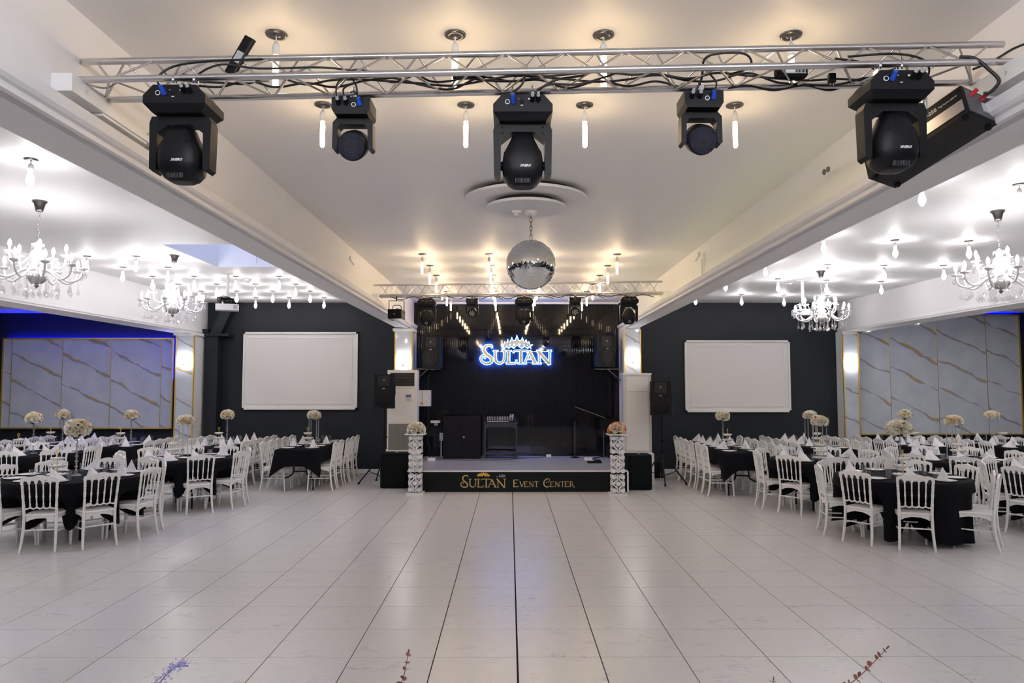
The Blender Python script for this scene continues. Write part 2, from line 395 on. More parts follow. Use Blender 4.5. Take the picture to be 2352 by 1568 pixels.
# marble wall panels in the alcoves, gold framed, blue LED strip behind
def panel_wall(xs, z0, z1, label, led_label):
    t = thing('marble_wall_panel', label, 'wall panel', ((xs[0] + xs[-1]) / 2, 16.1, z0))
    ox = (xs[0] + xs[-1]) / 2
    for a, c in zip(xs[:-1], xs[1:]):
        put('panel', MB().box(((a + c) / 2 - ox, 0, (z1 - z0) / 2), (c - a - 0.012, 0.024, z1 - z0 - 0.02)), MARBLE, t)
    for x in xs[1:-1]:
        put('gold_strip', MB().box((x - ox, -0.004, (z1 - z0) / 2), (0.009, 0.026, z1 - z0 - 0.02)), GOLD, t)
    W_ = xs[-1] - xs[0]
    for x in (-W_ / 2, W_ / 2): put('frame_rail', MB().box((x, -0.01, (z1 - z0) / 2), (0.03, 0.05, z1 - z0 + 0.03)), GOLD, t)
    for z in (0, z1 - z0): put('frame_rail', MB().box((0, -0.01, z), (W_, 0.05, 0.03)), GOLD, t)
    tag(put('led_strip', MB().box(((xs[0] + xs[-1]) / 2, 16.165, z1 - 0.025), (W_ - 0.1, 0.02, 0.012)), emit('led_blue', (0.0, 0.004, 1.0), 85.0)), led_label, 'led strip')
panel_wall([-11.28, -11.09, -9.96, -8.88, -7.76, -7.5], 1.01, 3.0, 'wide gold framed marble panel lit blue along its top edge beside the pilaster', 'blue LED strip glowing above the shorter marble panel')
panel_wall([7.8, 8.51, 9.58, 10.68, 11.43], 0.87, 3.53, 'tall gold framed marble panel reaching up behind the ceiling beam', 'blue LED strip hidden on top of the taller marble panel')
tag(put('led_strip', MB().box((-7.40, 16.19, 2.55), (0.015, 0.02, 0.85)), emit('led_blue', (0, 0, 1), 10)), 'upright blue LED strip between marble panel and marble pillar', 'led strip')

# projection screens
def screen(x0, x1, z0, z1, label):
    t = thing('projection_screen', label, 'screen', ((x0 + x1) / 2, 16.17, z0)); w, h = x1 - x0, z1 - z0
    put('canvas', MB().box((0, 0, h / 2), (w - 0.04, 0.03, h - 0.04)), SCREEN, t)
    for s_ in (-1, 1):
        put('frame_rail', MB().box((s_ * (w / 2 - 0.02), -0.02, h / 2), (0.04, 0.06, h)), WPLAST, t)
        put('bead', MB().box((s_ * (w / 2 - 0.13), -0.012, h / 2), (0.015, 0.03, h - 0.24)), WPLAST, t)
    for z in (0.02, h - 0.02): put('frame_rail', MB().box((0, -0.02, z), (w, 0.06, 0.04)), WPLAST, t)
    for z in (0.13, h - 0.13): put('bead', MB().box((0, -0.012, z), (w - 0.24, 0.03, 0.015)), WPLAST, t)
screen(-5.96, -3.40, 1.42, 3.15, 'large white framed projection screen on the wall beside the dark pilaster')
screen(3.93, 6.29, 1.36, 2.97, 'smaller white framed projection screen on the wall without dark pilaster')

# black fluted wall behind the stage
p = struct('wall_stage', MB().box((0.185, 16.15, 2.1), (4.5, 0.06, 3.45)), BLACKG)
b = MB(); x = -2.05
while x < 2.42:
    b.box((x, 16.11, 2.09), (0.029, 0.03, 3.43))
    x += 0.04
o = put('slat', b, BLACKG, p); o['kind'] = 'stuff'
struct('trim_1', MB().box((0.185, 16.09, 3.80), (4.5, 0.1, 0.05)), WHITE)

# stage
st = thing('stage', 'low black stage with pale laminate top and gold lettering on the front', 'stage', (0.15, 13.4, 0))
LAM = None
def streak_mat():
    m, nt, out = new_mat('grey_laminate')
    tc = node(nt, 'ShaderNodeTexCoord')
    v = node(nt, 'ShaderNodeVectorMath', {0: tc.outputs['Object'], 1: (1.0, 12.0, 1.0)}, operation='MULTIPLY')
    nz = node(nt, 'ShaderNodeTexNoise', {'Vector': v.outputs[0], 'Scale': 2.2, 'Detail': 5.0})
    c = mix_rgb(nt, nz.outputs[0], (0.26, 0.27, 0.35, 1), (0.46, 0.47, 0.58, 1))
    p = node(nt, 'ShaderNodeBsdfPrincipled', {'Base Color': c, 'Roughness': 0.3}); nt.links.new(p.outputs[0], out.inputs[0]); return m
put('platform', MB().box((0, 1.36, 0.185), (4.04, 2.68, 0.37)), BLKM, st)
put('front_panel', MB().box((0, 0.01, 0.187), (4.04, 0.02, 0.372)), mat('black_stage_front', (0.006, 0.008, 0.008), 0.4, spec=0.15), st)
put('stage_top', MB().box((0, 1.36, 0.382), (4.04, 2.69, 0.022)), streak_mat(), st)
put('edge_trim', MB().box((0, -0.006, 0.382), (4.06, 0.02, 0.026)), WPLAST, st)
put('edge_trim', MB().box((2.03, 0.0, 0.19), (0.03, 0.03, 0.37)), WPLAST, st)

# ------------------------------------------------ lettering: strokes drawn in the sign's own proportions
def ribbon(b, pts, w, y0, y1, grow=0.0, k=5):
    P = spline([(p[0], 0, p[1]) for p in pts], k) if len(pts) > 2 else [Vector((p[0], 0, p[1])) for p in pts]
    n = len(P); ww = w if isinstance(w, (list, tuple)) else [w, w]
    Lft, Rgt = [], []
    for i in range(n):
        d = (P[min(i + 1, n - 1)] - P[max(i - 1, 0)]).normalized(); nr = Vector((-d.z, 0, d.x))
        t = i / (n - 1) * (len(ww) - 1); a = int(min(t, len(ww) - 2)); wd = ww[a] + (ww[a + 1] - ww[a]) * (t - a)
        c = P[i] + (d * (-grow if i == 0 else grow if i == n - 1 else 0))
        Lft.append(c + nr * (wd / 2 + grow)); Rgt.append(c - nr * (wd / 2 + grow))
    vs = []
    for y in (y0, y1): vs += [(p.x, y, p.z) for p in Lft] + [(p.x, y, p.z) for p in Rgt]
    fs = []
    for i in range(n - 1):
        fs += [(i, i + 1, n + i + 1, n + i), (2 * n + i + 1, 2 * n + i, 3 * n + i, 3 * n + i + 1),
               (i + 1, i, 2 * n + i, 2 * n + i + 1), (n + i, n + i + 1, 3 * n + i + 1, 3 * n + i)]
    fs += [(0, n, 3 * n, 2 * n), (n - 1, 3 * n - 1, 4 * n - 1, 2 * n - 1)]
    b.add(vs, fs, False)
S_PATH = ([(700, -505), (692, -462), (645, -452), (580, -468), (543, -515), (545, -575), (588, -630), (648, -675), (690, -722), (690, -778), (645, -812), (575, -818), (513, -790), (482, -742), (484, -690), (515, -658), (552, -662), (566, -692), (548, -716)], [26, 40, 52, 60, 58, 44, 40, 36, 30, 24])
GL = {'S': [S_PATH],
 'U': [([(768, -565), (768, -720), (795, -790), (850, -812), (905, -795), (942, -735), (946, -565)], [48, 48, 40, 34, 34]), ([(724, -565), (822, -565)], 20), ([(902, -565), (992, -565)], 20)],
 'L': [([(1032, -560), (1032, -818)], 52), ([(986, -565), (1088, -565)], 20), ([(986, -812), (1150, -812), (1182, -795), (1192, -750)], [30, 30, 24])],
 'T': [([(1278, -565), (1278, -815)], 50), ([(1132, -602), (1150, -568), (1280, -563), (1400, -568), (1416, -600)], [22, 28, 26, 28, 22]), ([(1222, -815), (1338, -815)], 20)],
 'A': [([(1352, -815), (1462, -570)], 30), ([(1450, -565), (1572, -815)], 54), ([(1400, -725), (1530, -725)], 26), ([(1318, -815), (1392, -815)], 20), ([(1510, -815), (1612, -815)], 20)],
 'N': [([(1648, -570), (1648, -815)], 34), ([(1622, -565), (1856, -835)], 54), ([(1862, -560), (1858, -835)], 34), ([(1596, -562), (1660, -562)], 22), ([(1808, -562), (1896, -562)], 22), ([(1612, -815), (1690, -815)], 20)]}
CROWN = [(898, -430), (952, -432), (972, -376), (1000, -412), (1028, -344), (1062, -392), (1104, -310), (1128, -362), (1166, -362), (1200, -274), (1238, -362), (1278, -362), (1304, -312), (1340, -392), (1376, -348), (1404, -412), (1428, -378), (1450, -432), (1508, -434), (1464, -468), (1470, -508),
         (1436, -482), (1400, -508), (1350, -470), (1290, -506), (1200, -448), (1145, -506), (1086, -470), (1048, -506), (1000, -474), (966, -500), (930, -502), (940, -466)]
def conv(pts, k, cx, cz): return [((x - cx) * k, (z - cz) * k) for x, z in pts]
SG = mat('sign_letter_silver_gold', (0.55, 0.46, 0.33), 0.25, metal=1.0, var=0.35, scale=3.5)
BACKL = emit('sign_blue_backlight', (0.01, 0.16, 1.0), 320.0)
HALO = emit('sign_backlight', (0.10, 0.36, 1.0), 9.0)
k_ = 0.00111; cx_, cz_ = 1200, -650
sg = thing('illuminated_sign', 'backlit sign of metal letters reading SULTAN under a crown', 'sign', (0.165, 16.04, 2.63))
for ch in 'SULTAN':
    f_, h_ = MB(), MB()
    for i_, (pts, w) in enumerate(GL[ch]):
        ww = [q * k_ for q in w] if isinstance(w, list) else w * k_; e_ = 0.0012 * i_
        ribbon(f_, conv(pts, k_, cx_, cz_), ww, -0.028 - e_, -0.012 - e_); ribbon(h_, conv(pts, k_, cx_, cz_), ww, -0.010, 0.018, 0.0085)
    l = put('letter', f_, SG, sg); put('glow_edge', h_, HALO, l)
    b_ = MB()
    for pts, w in GL[ch]:
        ribbon(b_, conv(pts, k_, cx_, cz_), [q * k_ for q in w] if isinstance(w, list) else w * k_, 0.020, 0.024)
    put('back_light', b_, BACKL, l)
f_ = MB().prism_xz(conv(CROWN, k_, cx_, cz_)[::-1], -0.028, -0.012)
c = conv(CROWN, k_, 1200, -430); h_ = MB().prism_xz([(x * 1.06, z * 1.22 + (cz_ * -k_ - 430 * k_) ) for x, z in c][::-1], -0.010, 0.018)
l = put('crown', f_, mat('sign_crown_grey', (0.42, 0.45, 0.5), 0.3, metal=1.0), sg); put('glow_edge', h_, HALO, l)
for x, z, r in ((994, -456, 10), (1060, -448, 16), (1146, -440, 24), (1254, -440, 24), (1340, -448, 16), (1406, -456, 10)):
    q = conv([(x, z)], k_, cx_, cz_)[0]
    put('jewel', MB().prism_xz([(q[0] + r * k_ * 0.7, q[1]), (q[0], q[1] + r * k_), (q[0] - r * k_ * 0.7, q[1]), (q[0], q[1] - r * k_)], -0.031, -0.027), HALO, l)
put('mounting_rail', MB().box((0.15, 0.03, 0.08), (1.1, 0.02, 0.012)).box((0.15, 0.03, -0.17), (1.1, 0.02, 0.012)), SILVER, sg)
# gold print on the stage front
GPRINT = mat('gold_print', (0.62, 0.44, 0.15), 0.3, metal=0.7, var=0.4, scale=9)
def flat(name, strokes, k, cx, cz, ox, oz, wf=1.0, m=GPRINT):
    b = MB()
    for i_, (pts, w) in enumerate(strokes):
        ww = [q * k * wf for q in w] if isinstance(w, list) else w * k * wf
        ribbon(b, [(x + ox, z + oz) for x, z in conv(pts, k, cx, cz)], ww, -0.003 - 0.0006 * i_, 0.0)
    return put(name, b, m, st)
k2 = 0.000585; x_s = -0.63 - 0.15 + 0.15 - 0.0
for ch in 'SULTAN': flat('letter', GL[ch], k2, 1190, -640, -0.63, 0.192, 0.7)
put('crown', MB().prism_xz([(x - 0.63, z + 0.325) for x, z in conv(CROWN, 0.00042, 1200, -400)][::-1], -0.003, 0.0), mat('gold_crown_print', (0.72, 0.40, 0.06), 0.35, metal=0.5), st)
G2 = {'E': [([(0, 0), (0, 1)], .13), ([(0, .97), (.55, .97), (.58, .86)], .08), ([(0, .52), (.42, .52)], .07), ([(0, .03), (.56, .03), (.62, .16)], .08), ([(-.1, 0), (.1, 0)], .04)],
      'V': [([(-.02, 1), (.36, 0)], .14), ([(.36, 0), (.72, 1)], .07), ([(-.12, .98), (.12, .98)], .04), ([(.62, .98), (.82, .98)], .04)],
      'N': [([(.04, 0), (.04, 1)], .07), ([(.0, 1), (.66, 0)], .13), ([(.66, 0), (.66, 1)], .07), ([(-.06, .0), (.14, .0)], .04)],
      'T': [([(.34, 0), (.34, 1)], .13), ([(-.02, .88), (.02, .97), (.66, .97), (.7, .88)], .07), ([(.22, 0), (.46, 0)], .04)],
      'R': [([(.06, 0), (.06, 1)], .13), ([(.0, .97), (.38, .95), (.48, .74), (.34, .52), (.06, .5)], .08), ([(.3, .5), (.78, -.02), (.86, .0)], [.12, .12, .06]), ([(-.04, 0), (.16, 0)], .04)],
      'C': [([(.78, .92), (.56, 1.0), (.28, .9), (.08, .62), (.06, .34), (.22, .08), (.52, .0), (.8, .12)], [.06, .1, .14, .14, .12, .06]), ([(.3, .52), (.52, .58), (.74, .72), (.78, .92)], [.04, .06, .06])]}
def word(seq, x, z, h, adv):
    for ch, sc in seq:
        flat('letter', [([(px, pz) for px, pz in pts], w) for pts, w in G2[ch]], h * sc, 0, 0, x, z, 1.0)
        x += h * sc * adv[ch]
ADV = {'E': .86, 'V': .88, 'N': .95, 'T': .85, 'R': .9, 'C': .92}
word([('E', 1.0), ('V', .76), ('E', .76), ('N', .76), ('T', .76)], -0.07, 0.093, 0.132, ADV)
word([('C', 1.12), ('E', .76), ('N', .76), ('T', .76), ('E', .76), ('R', .76)], 0.475, 0.093, 0.132, ADV)
put('small_print', text_mesh('small_print', 'by', 0.040, 0.001), mat('grey_print', (0.35, 0.35, 0.38), 0.5), st, (-0.375, -0.002, 0.283), (radians(90), 0, 0))
put('small_print', text_mesh('small_print', 'LÜX', 0.062, 0.001, 0.0, 0.001), mat('pale_print', (0.6, 0.6, 0.62), 0.5), st, (-0.285, -0.002, 0.29), (radians(90), 0, 0))
# ================================================================ LAMPS
ORD = ['first', 'second', 'third', 'fourth', 'fifth', 'sixth', 'seventh', 'eighth', 'ninth', 'tenth']
# pendant bulbs of the side bays
def make_bulb():
    t = thing('pendant_bulb', 'bare frosted bulb', 'ceiling lamp')
    put('canopy', MB().lathe([(0.0, 0.0), (0.052, 0.0), (0.055, -0.006), (0.03, -0.012), (0.0, -0.012)][::-1], 14), DSTEEL, t)
    put('cord', MB().cyl((0, 0, -0.01), (0, 0, -0.04), 0.005, n=6), WPLAST, t)
    put('socket', MB().lathe([(0.0, -0.105), (0.021, -0.105), (0.022, -0.06), (0.017, -0.045), (0.007, -0.036), (0, -0.036)], 12), WPLAST, t)
    put('bulb', MB().lathe([(0.0, -0.232), (0.012, -0.226), (0.026, -0.205), (0.033, -0.18), (0.032, -0.158), (0.022, -0.13), (0.015, -0.105), (0.0, -0.105)], 8), M_BULB, t)
    return Maker(t)
bulb0 = make_bulb(); grid_mat = emit('bulb_grid_white', (1.0, 0.95, 0.93), E_GRID); RECOL = {}
def bulb(loc, rz, label, group=None, m_=M_BULB):
    o = bulb0(loc, rz, label, group)
    if m_ is not None:
        c = [c for c in kids(o) if c.name.startswith('bulb')][0]
        if m_.name not in RECOL: RECOL[m_.name] = c.data.copy(); RECOL[m_.name].materials.clear(); RECOL[m_.name].materials.append(m_)
        c.data = RECOL[m_.name]
    return o
LX = (-6.1, -5.39, -4.68, -3.94); LY = (10.33, 11.3, 12.25, 13.2, 14.18, 15.24)
for j, y in enumerate(LY):
    for i, x in enumerate(LX):
        if i >= 2 and j < 2: continue
        bulb((x, y, ZC), 0, 'cool white pendant bulb, skylight bay, %s row from back wall, %s from dance floor' % (ORD[5 - j], ORD[3 - i]), 'pendant bulbs of the skylight bay', grid_mat)
bulb((-3.95, 5.86, ZC), 0, 'single cool white pendant bulb on the ceiling between the lighting truss and the chandelier chain')
RB = [(3.77, 6.48), (4.73, 6.57), (3.89, 8.82), (4.95, 9.14), (5.93, 9.19), (3.85, 10.74), (4.91, 11.01), (5.82, 11.09), (6.75, 11.09), (3.75, 12.41), (4.7, 12.51), (5.62, 12.67), (6.67, 12.82), (3.78, 14.55), (4.74, 14.62), (5.66, 14.76), (6.6, 14.83)]
RR = [(14.0, 16, 0), (12.0, 14, 1), (10.2, 12, 2), (8.0, 10.2, 3), (6, 7, 4)]
for x, y in RB:
    r_ = [k for a, c, k in RR if a <= y < c][0]; i_ = sum(1 for q in RB if [k for a, c, k in RR if a <= q[1] < c][0] == r_ and q[0] < x)
    bulb((x, y, ZC), 0, 'cool white pendant bulb, bay without skylight, %s row from back wall, %s from dance floor' % (ORD[r_], ORD[i_]), 'pendant bulbs of the bay without skylight')
for x, y in ((3.8, 3.9), (5.6, 3.9), (3.8, 1.2), (5.6, 1.2), (-3.95, 3.2), (-5.6, 3.2), (-3.95, 0.6), (-5.6, 0.6), (-5.6, 5.86), (5.8, 6.5)):  # unseen bulbs outside the view, added for the light they give
    bulb((x, y, ZC), 0, 'added unseen fill bulb over the entrance end of the side bays', 'added fill bulbs over the entrance end')
# warm tube bulbs of the middle bay
def make_tube():
    t = thing('pendant_tube_bulb', 'warm tube bulb', 'ceiling lamp')
    put('canopy', MB().lathe([(0.0, -0.013), (0.022, -0.013), (0.026, -0.004), (0.034, -0.012), (0.056, -0.008), (0.058, 0.0), (0, 0)], 18), DSTEEL, t)
    put('cord', MB().cyl((0, 0, -0.01), (0, 0, -0.045), 0.004, n=6), WPLAST, t)
    put('socket', MB().lathe([(0.0, -0.115), (0.021, -0.115), (0.021, -0.07), (0.015, -0.055), (0.006, -0.04), (0, -0.04)], 12), WPLAST, t)
    put('glass_tube', MB().lathe([(0.0, -0.292), (0.009, -0.289), (0.0155, -0.279), (0.016, -0.14), (0.0, -0.138)], 8), M_TUBE, t)
    put('bulb_neck', MB().cyl((0, 0, -0.14), (0, 0, -0.115), 0.0155, n=8), emit('bulb_neck_glow', (1.0, 0.62, 0.25), 3.0), t)
    return Maker(t)
tube0 = make_tube(); far_mat = emit('bulb_warm_stage', (1.0, 0.74, 0.44), E_FAR)
def tube(loc, rz, label, group, far=False):
    o = tube0(loc, rz, label, group)
    if far:
        c = [c for c in kids(o) if c.name.startswith('glass_tube')][0]
        if 'far' not in RECOL: RECOL['far'] = c.data.copy(); RECOL['far'].materials.clear(); RECOL['far'].materials.append(far_mat)
        c.data = RECOL['far']
    return o
TX = (-1.24, -0.29, 0.5, 1.5)
for j, y in enumerate((3.73, 4.69)):
    for i, x in enumerate(TX): tube((x, y, ZC), 0, 'warm tube bulb, %s row past the entrance truss, %s from the skylight side' % (ORD[j], ORD[i]), 'warm tube bulbs near the dance floor truss')
for j, y in enumerate((10.15, 11.13, 12.13, 13.2, 14.2, 15.15)):
    for i, x in enumerate(TX):
        tube((x + (0.03 if i == 3 else 0), y, ZC), 0, 'warm tube bulb, %s row from the black stage wall, %s from the skylight side' % (ORD[5 - j], ORD[i]), 'warm tube bulbs before the stage', True)
fill_mat = emit('bulb_added_fill', (0.95, 0.96, 1.0), E_FILL)  # unseen bulbs behind the camera, added to brighten the middle bay
for y in (1.6, 0.2, -1.2, -2.4):
    for x in TX:
        bulb((x, y, ZC), 0, 'added unseen fill bulb over the entrance end of the dance floor', 'added fill bulbs over the entrance end of the dance floor', fill_mat)
# recessed downlights of the two alcoves
def make_down():
    t = thing('recessed_downlight', 'downlight', 'ceiling lamp')
    put('trim_ring', MB().lathe([(0.06, -0.004), (0.085, -0.008), (0.09, 0.0), (0.06, 0.0)], 20), WPLAST, t)
    put('light_disc', MB().cyl((0, 0, -0.003), (0, 0, -0.007), 0.06, n=16), emit('downlight_disc', (1.0, 0.95, 0.92), E_DOWN), t)
    return Maker(t)
down = make_down()
for y in (13.2, 10.6, 8.0, 5.4, 2.6):
    for x in (-10.6, -9.2, -7.9): down((x, y, 3.58), 0, 'round recessed downlight in the lower ceiling before the blue lit marble panel', 'downlights before the blue lit panel')
    for x in (10.8, 9.6, 8.4): down((x, y, 3.60), 0, 'round recessed downlight in the lower ceiling before the tall gold framed panel', 'downlights before the tall panel')

# chandeliers
def drop_mesh(L):
    b = MB(); n = max(2, int((L - 0.05) / 0.016))
    for i in range(n): b.sphere((0, 0, -0.008 - i * 0.016), 0.0068, 6, 4)
    z = -n * 0.016
    b.lathe([(0.0, z - 0.066), (0.015, z - 0.058), (0.022, z - 0.042), (0.014, z - 0.02), (0.003, z - 0.002), (0.0, z)], 8, smooth=False)
    return b
def make_chandelier():
    t = thing('chandelier', 'crystal chandelier', 'chandelier')
    put('canopy', MB().lathe([(0.0, -0.11), (0.032, -0.108), (0.038, -0.085), (0.052, -0.03), (0.068, -0.014), (0.07, 0.0), (0, 0)], 18), DSTEEL, t)
    b = MB()
    for i in range(9):
        z = -0.13 - i * 0.03
        pts = [Vector((0.009 * cos(a), 0, 0.019 * sin(a))) for a in [2 * pi * q / 8 for q in range(8)]]
        M = Matrix.Translation((0.004 * sin(i), 0, z)) @ Matrix.Rotation(radians(90 * (i % 2)), 4, 'Z')
        b.tube(pts, 0.0025, 5, M, closed=True)
    put('chain', b, SILVER, t)
    put('stem', MB().lathe([(0.0, -0.86), (0.012, -0.855), (0.03, -0.83), (0.02, -0.80), (0.075, -0.785), (0.08, -0.73), (0.06, -0.715), (0.045, -0.70), (0.07, -0.66), (0.04, -0.62), (0.07, -0.57), (0.06, -0.52), (0.03, -0.49), (0.035, -0.465), (0.055, -0.455), (0.06, -0.44), (0.03, -0.43), (0.012, -0.41), (0.0, -0.40)], 14), MILK, t)
    put('bowl', MB().lathe([(0.0, -0.845), (0.05, -0.838), (0.088, -0.80), (0.095, -0.76), (0.09, -0.755)], 16), mat('smoky_crystal_bowl', (0.55, 0.54, 0.52), 0.2, metal=0.5), t)
    put('finial', MB().lathe([(0.0, -0.895), (0.008, -0.885), (0.022, -0.868), (0.026, -0.86), (0, -0.858)], 8), DSTEEL, t)
    def arm(a, R, z0, zc):
        p = spline([(0.05, 0, z0), (R * 0.35, 0, z0 - 0.02), (R * 0.68, 0, z0 - 0.105), (R * 0.93, 0, z0 - 0.07), (R, 0, zc - 0.02)], 5)
        M = Matrix.Rotation(a, 4, 'Z')
        ar = put('arm', MB().tube(p, 0.011, 6, M), MILK, t)
        c = M @ Vector((R, 0, 0))
        put('bobeche', MB().lathe([(0.0, zc - 0.022), (0.014, zc - 0.022), (0.045, zc - 0.004), (0.05, zc + 0.004), (0.03, zc - 0.004), (0.0, zc - 0.006)], 12, c), MILK, ar)
        put('candle_sleeve', MB().cyl((c.x, c.y, zc - 0.005), (c.x, c.y, zc + 0.045), 0.011, n=8), MILK, ar)
        put('candle_bulb', MB().lathe([(0.0, zc + 0.04), (0.011, zc + 0.045), (0.019, zc + 0.07), (0.014, zc + 0.10), (0.0, zc + 0.122)], 8, c), M_CAND, ar)
        for s_ in (-1, 1):
            q = M @ Vector((R + 0.02, s_ * 0.036, 0))
            put('crystal_drop', DROP[0], None, ar, (q.x, q.y, zc - 0.002))
    DROP = [drop_mesh(L).mesh('crystal_drop') for L in (0.075, 0.13, 0.19)]
    for m_ in DROP: m_.materials.append(CRYSTAL)
    for i in range(10): arm(2 * pi * (i + 0.35) / 10, 0.40, -0.70, -0.665)
    for i in range(5): arm(2 * pi * (i + 0.1) / 5, 0.25, -0.58, -0.545)
    for i in range(20):
        a = 2 * pi * i / 20; r = 0.30 + 0.06 * (i % 2)
        put('crystal_drop', DROP[1], None, t, (r * cos(a), r * sin(a), -0.795))
    for i in range(10):
        a = 2 * pi * (i + .5) / 10; put('crystal_drop', DROP[2], None, t, (0.10 * cos(a), 0.10 * sin(a), -0.785))
    for i in range(8):
        a = 2 * pi * i / 8; put('crystal_drop', DROP[2 if i % 2 else 1], None, t, (0.20 * cos(a), 0.20 * sin(a), -0.79))
    for i in range(6):
        a = 2 * pi * i / 6; put('crystal_drop', DROP[0], None, t, (0.056 * cos(a), 0.056 * sin(a), -0.445))
    return Maker(t)
ch_ = make_chandelier()
ch_((-4.76, 7.22, ZC), 0.2, 'crystal candle chandelier hanging in the skylight bay nearest the entrance truss')
ch_((-4.81, 10.26, ZC), 0.9, 'crystal candle chandelier hanging just beside the skylight opening')
ch_((5.22, 7.59, ZC), 0.5, 'crystal candle chandelier over the round table whose cloth nearly reaches the floor')
ch_((5.08, 11.65, ZC), 0.0, 'crystal candle chandelier hanging in front of the ceiling projector on a long pole')

# wall sconces on the marble pillars
def make_sconce():
    t = thing('wall_sconce', 'crystal sconce', 'wall lamp')
    put('back_plate', MB().lathe([(0, 0), (0.05, 0), (0.05, 0.012), (0, 0.02)], 16, M=Matrix.Rotation(radians(90), 4, 'X')), SILVER, t)
    for x in (-0.05, 0.05):
        a = put('arm', MB().tube(spline([(x * 0.3, -0.01, 0), (x * 0.8, -0.06, -0.03), (x, -0.08, 0.0)], 4), 0.006, 6), CHROME, t)
        put('bulb', MB().lathe([(0, 0.0), (0.014, 0.005), (0.024, 0.035), (0.016, 0.07), (0, 0.09)], 8, (x, -0.08, 0)), emit('sconce_bulb', (1.0, 0.97, 0.94), E_SCONCE), a)
    d = drop_mesh(0.09).mesh('crystal_drop'); d.materials.append(CRYSTAL)
    for i in range(11):
        a = pi * i / 10; put('crystal_drop', d, None, t, (0.10 * cos(a), -0.02 - 0.09 * sin(a), 0.10)); put('crystal_drop', d, None, t, (0.08 * cos(a), -0.02 - 0.07 * sin(a), 0.0))
    put('crown_ring', MB().tube([(0.10 * cos(pi * i / 10), -0.02 - 0.09 * sin(pi * i / 10), 0.10) for i in range(11)], 0.005, 5), CHROME, t)
    return Maker(t)
sc = make_sconce()
for x, y, z, lab in ((-2.26, 15.36, 2.42, 'crystal wall lamp glowing on the pillar above the louvred air conditioner'), (2.62, 15.36, 2.48, 'crystal wall lamp glowing on the pillar above the panelled upright cabinet'), (-6.97, 15.47, 2.42, 'crystal wall lamp glowing on the marble pillar beside the blue lit panel'), (7.52, 15.86, 2.40, 'crystal wall lamp glowing on the marble pillar beside the tall gold framed panel')):
    sc((x, y, z), 0, lab)

# small ceiling things
def make_detector():
    t = thing('smoke_detector', 'smoke detector', 'smoke detector')
    put('base', MB().lathe([(0.0, -0.02), (0.055, -0.02), (0.06, -0.004), (0.06, 0), (0, 0)], 18), WPLAST, t)
    put('head', MB().lathe([(0.0, -0.055), (0.022, -0.052), (0.03, -0.03), (0.04, -0.02), (0, -0.02)], 14), GREYP, t)
    return Maker(t)
sd = make_detector()
sd((-4.62, 12.65, ZC), 0, 'round white smoke detector in the bulb grid near the skylight projector')
sd((5.12, 13.1, ZC), 0, 'round white smoke detector beside the projector pole behind a chandelier')
def projector(x, y, zb, cables, label, rz):
    t = thing('ceiling_projector', label, 'projector', (x, y, ZC), rz); L = ZC - zb
    put('ceiling_plate', MB().box((0, 0, -0.008), (0.16, 0.12, 0.016)), WPLAST, t)
    put('pole', MB().cyl((0, 0, -0.01), (0, 0, -L + 0.16), 0.026, n=12), WPLAST, t)
    put('bracket', MB().box((0, 0, -L + 0.14), (0.2, 0.14, 0.02)).cyl((-0.08, 0, -L + 0.14), (-0.1, 0.05, -L + 0.06), 0.008).cyl((0.08, 0, -L + 0.14), (0.1, -0.05, -L + 0.06), 0.008), BLKM if cables else GREYP, t)
    put('body', MB().box((0, 0, -L), (0.36, 0.26, 0.10), bev=0.02), WPLAST, t)
    put('vent_grille', MB().box((0.125, -0.131, -L), (0.06, 0.006, 0.07)), GREYP, t)
    put('lens', MB().cyl((-0.08, 0.13, -L), (-0.08, 0.155, -L), 0.04, n=14), BLK, t)
    if cables:
        b = MB(); rnd = random.Random(3)
        for q in range(9):
            c = Vector((rnd.uniform(-.1, .1), rnd.uniform(-.05, .05), -L + rnd.uniform(.07, .16)))
            b.tube([c + Vector((rnd.uniform(.04, .09) * cos(a + q), 0.03 * sin(2 * a), rnd.uniform(.03, .05) * sin(a + q))) for a in [2 * pi * k / 9 for k in range(9)]], 0.007, 5, closed=True)
        put('cable_coil', b, CABLE, t)
    return t
projector(-4.70, 11.96, 3.25, True, 'white ceiling projector wrapped in black cable coils near the skylight', 0.35)
projector(5.19, 12.67, 3.24, False, 'white ceiling projector without cable coils half hidden by a chandelier', -0.25)

# mirror ball with round ceiling discs
t = thing('ceiling_rose', 'two round white discs stacked under the ceiling above the mirror ball', 'ceiling disc', (0.16, 6.95, ZC))
put('upper_disc', MB().lathe([(0, -0.075), (0.60, -0.075), (0.60, -0.05), (0, -0.05)], 64, smooth=False), CEIL, t)
put('lower_disc', MB().lathe([(0, -0.15), (0.39, -0.15), (0.39, -0.125), (0, -0.125)], 56, smooth=False), CEIL, t)
put('spacer', MB().cyl((0, 0, 0), (0, 0, -0.052), 0.5, n=40).cyl((0, 0, -0.074), (0, 0, -0.127), 0.3, n=40), mat('shadow_gap_black', (0.02, 0.02, 0.02), 0.9), t)
t = thing('mirror_ball_motor', 'small white motor housing carrying the mirror ball chain', 'motor', (0.21, 7.0, 3.67))
put('housing', MB().lathe([(0.0, -0.05), (0.035, -0.05), (0.06, -0.015), (0.065, 0.0), (0, 0)], 18), WPLAST, t)
put('junction_box', MB().box((-0.14, 0.0, -0.012), (0.09, 0.06, 0.024)).cyl((-0.14, 0, -0.02), (-0.14, 0, -0.05), 0.025, n=12), WPLAST, t)
t = thing('mirror_ball', 'large mirror ball hanging on a chain over the dance floor', 'mirror ball', (0.21, 7.0, 3.62))
b = MB()
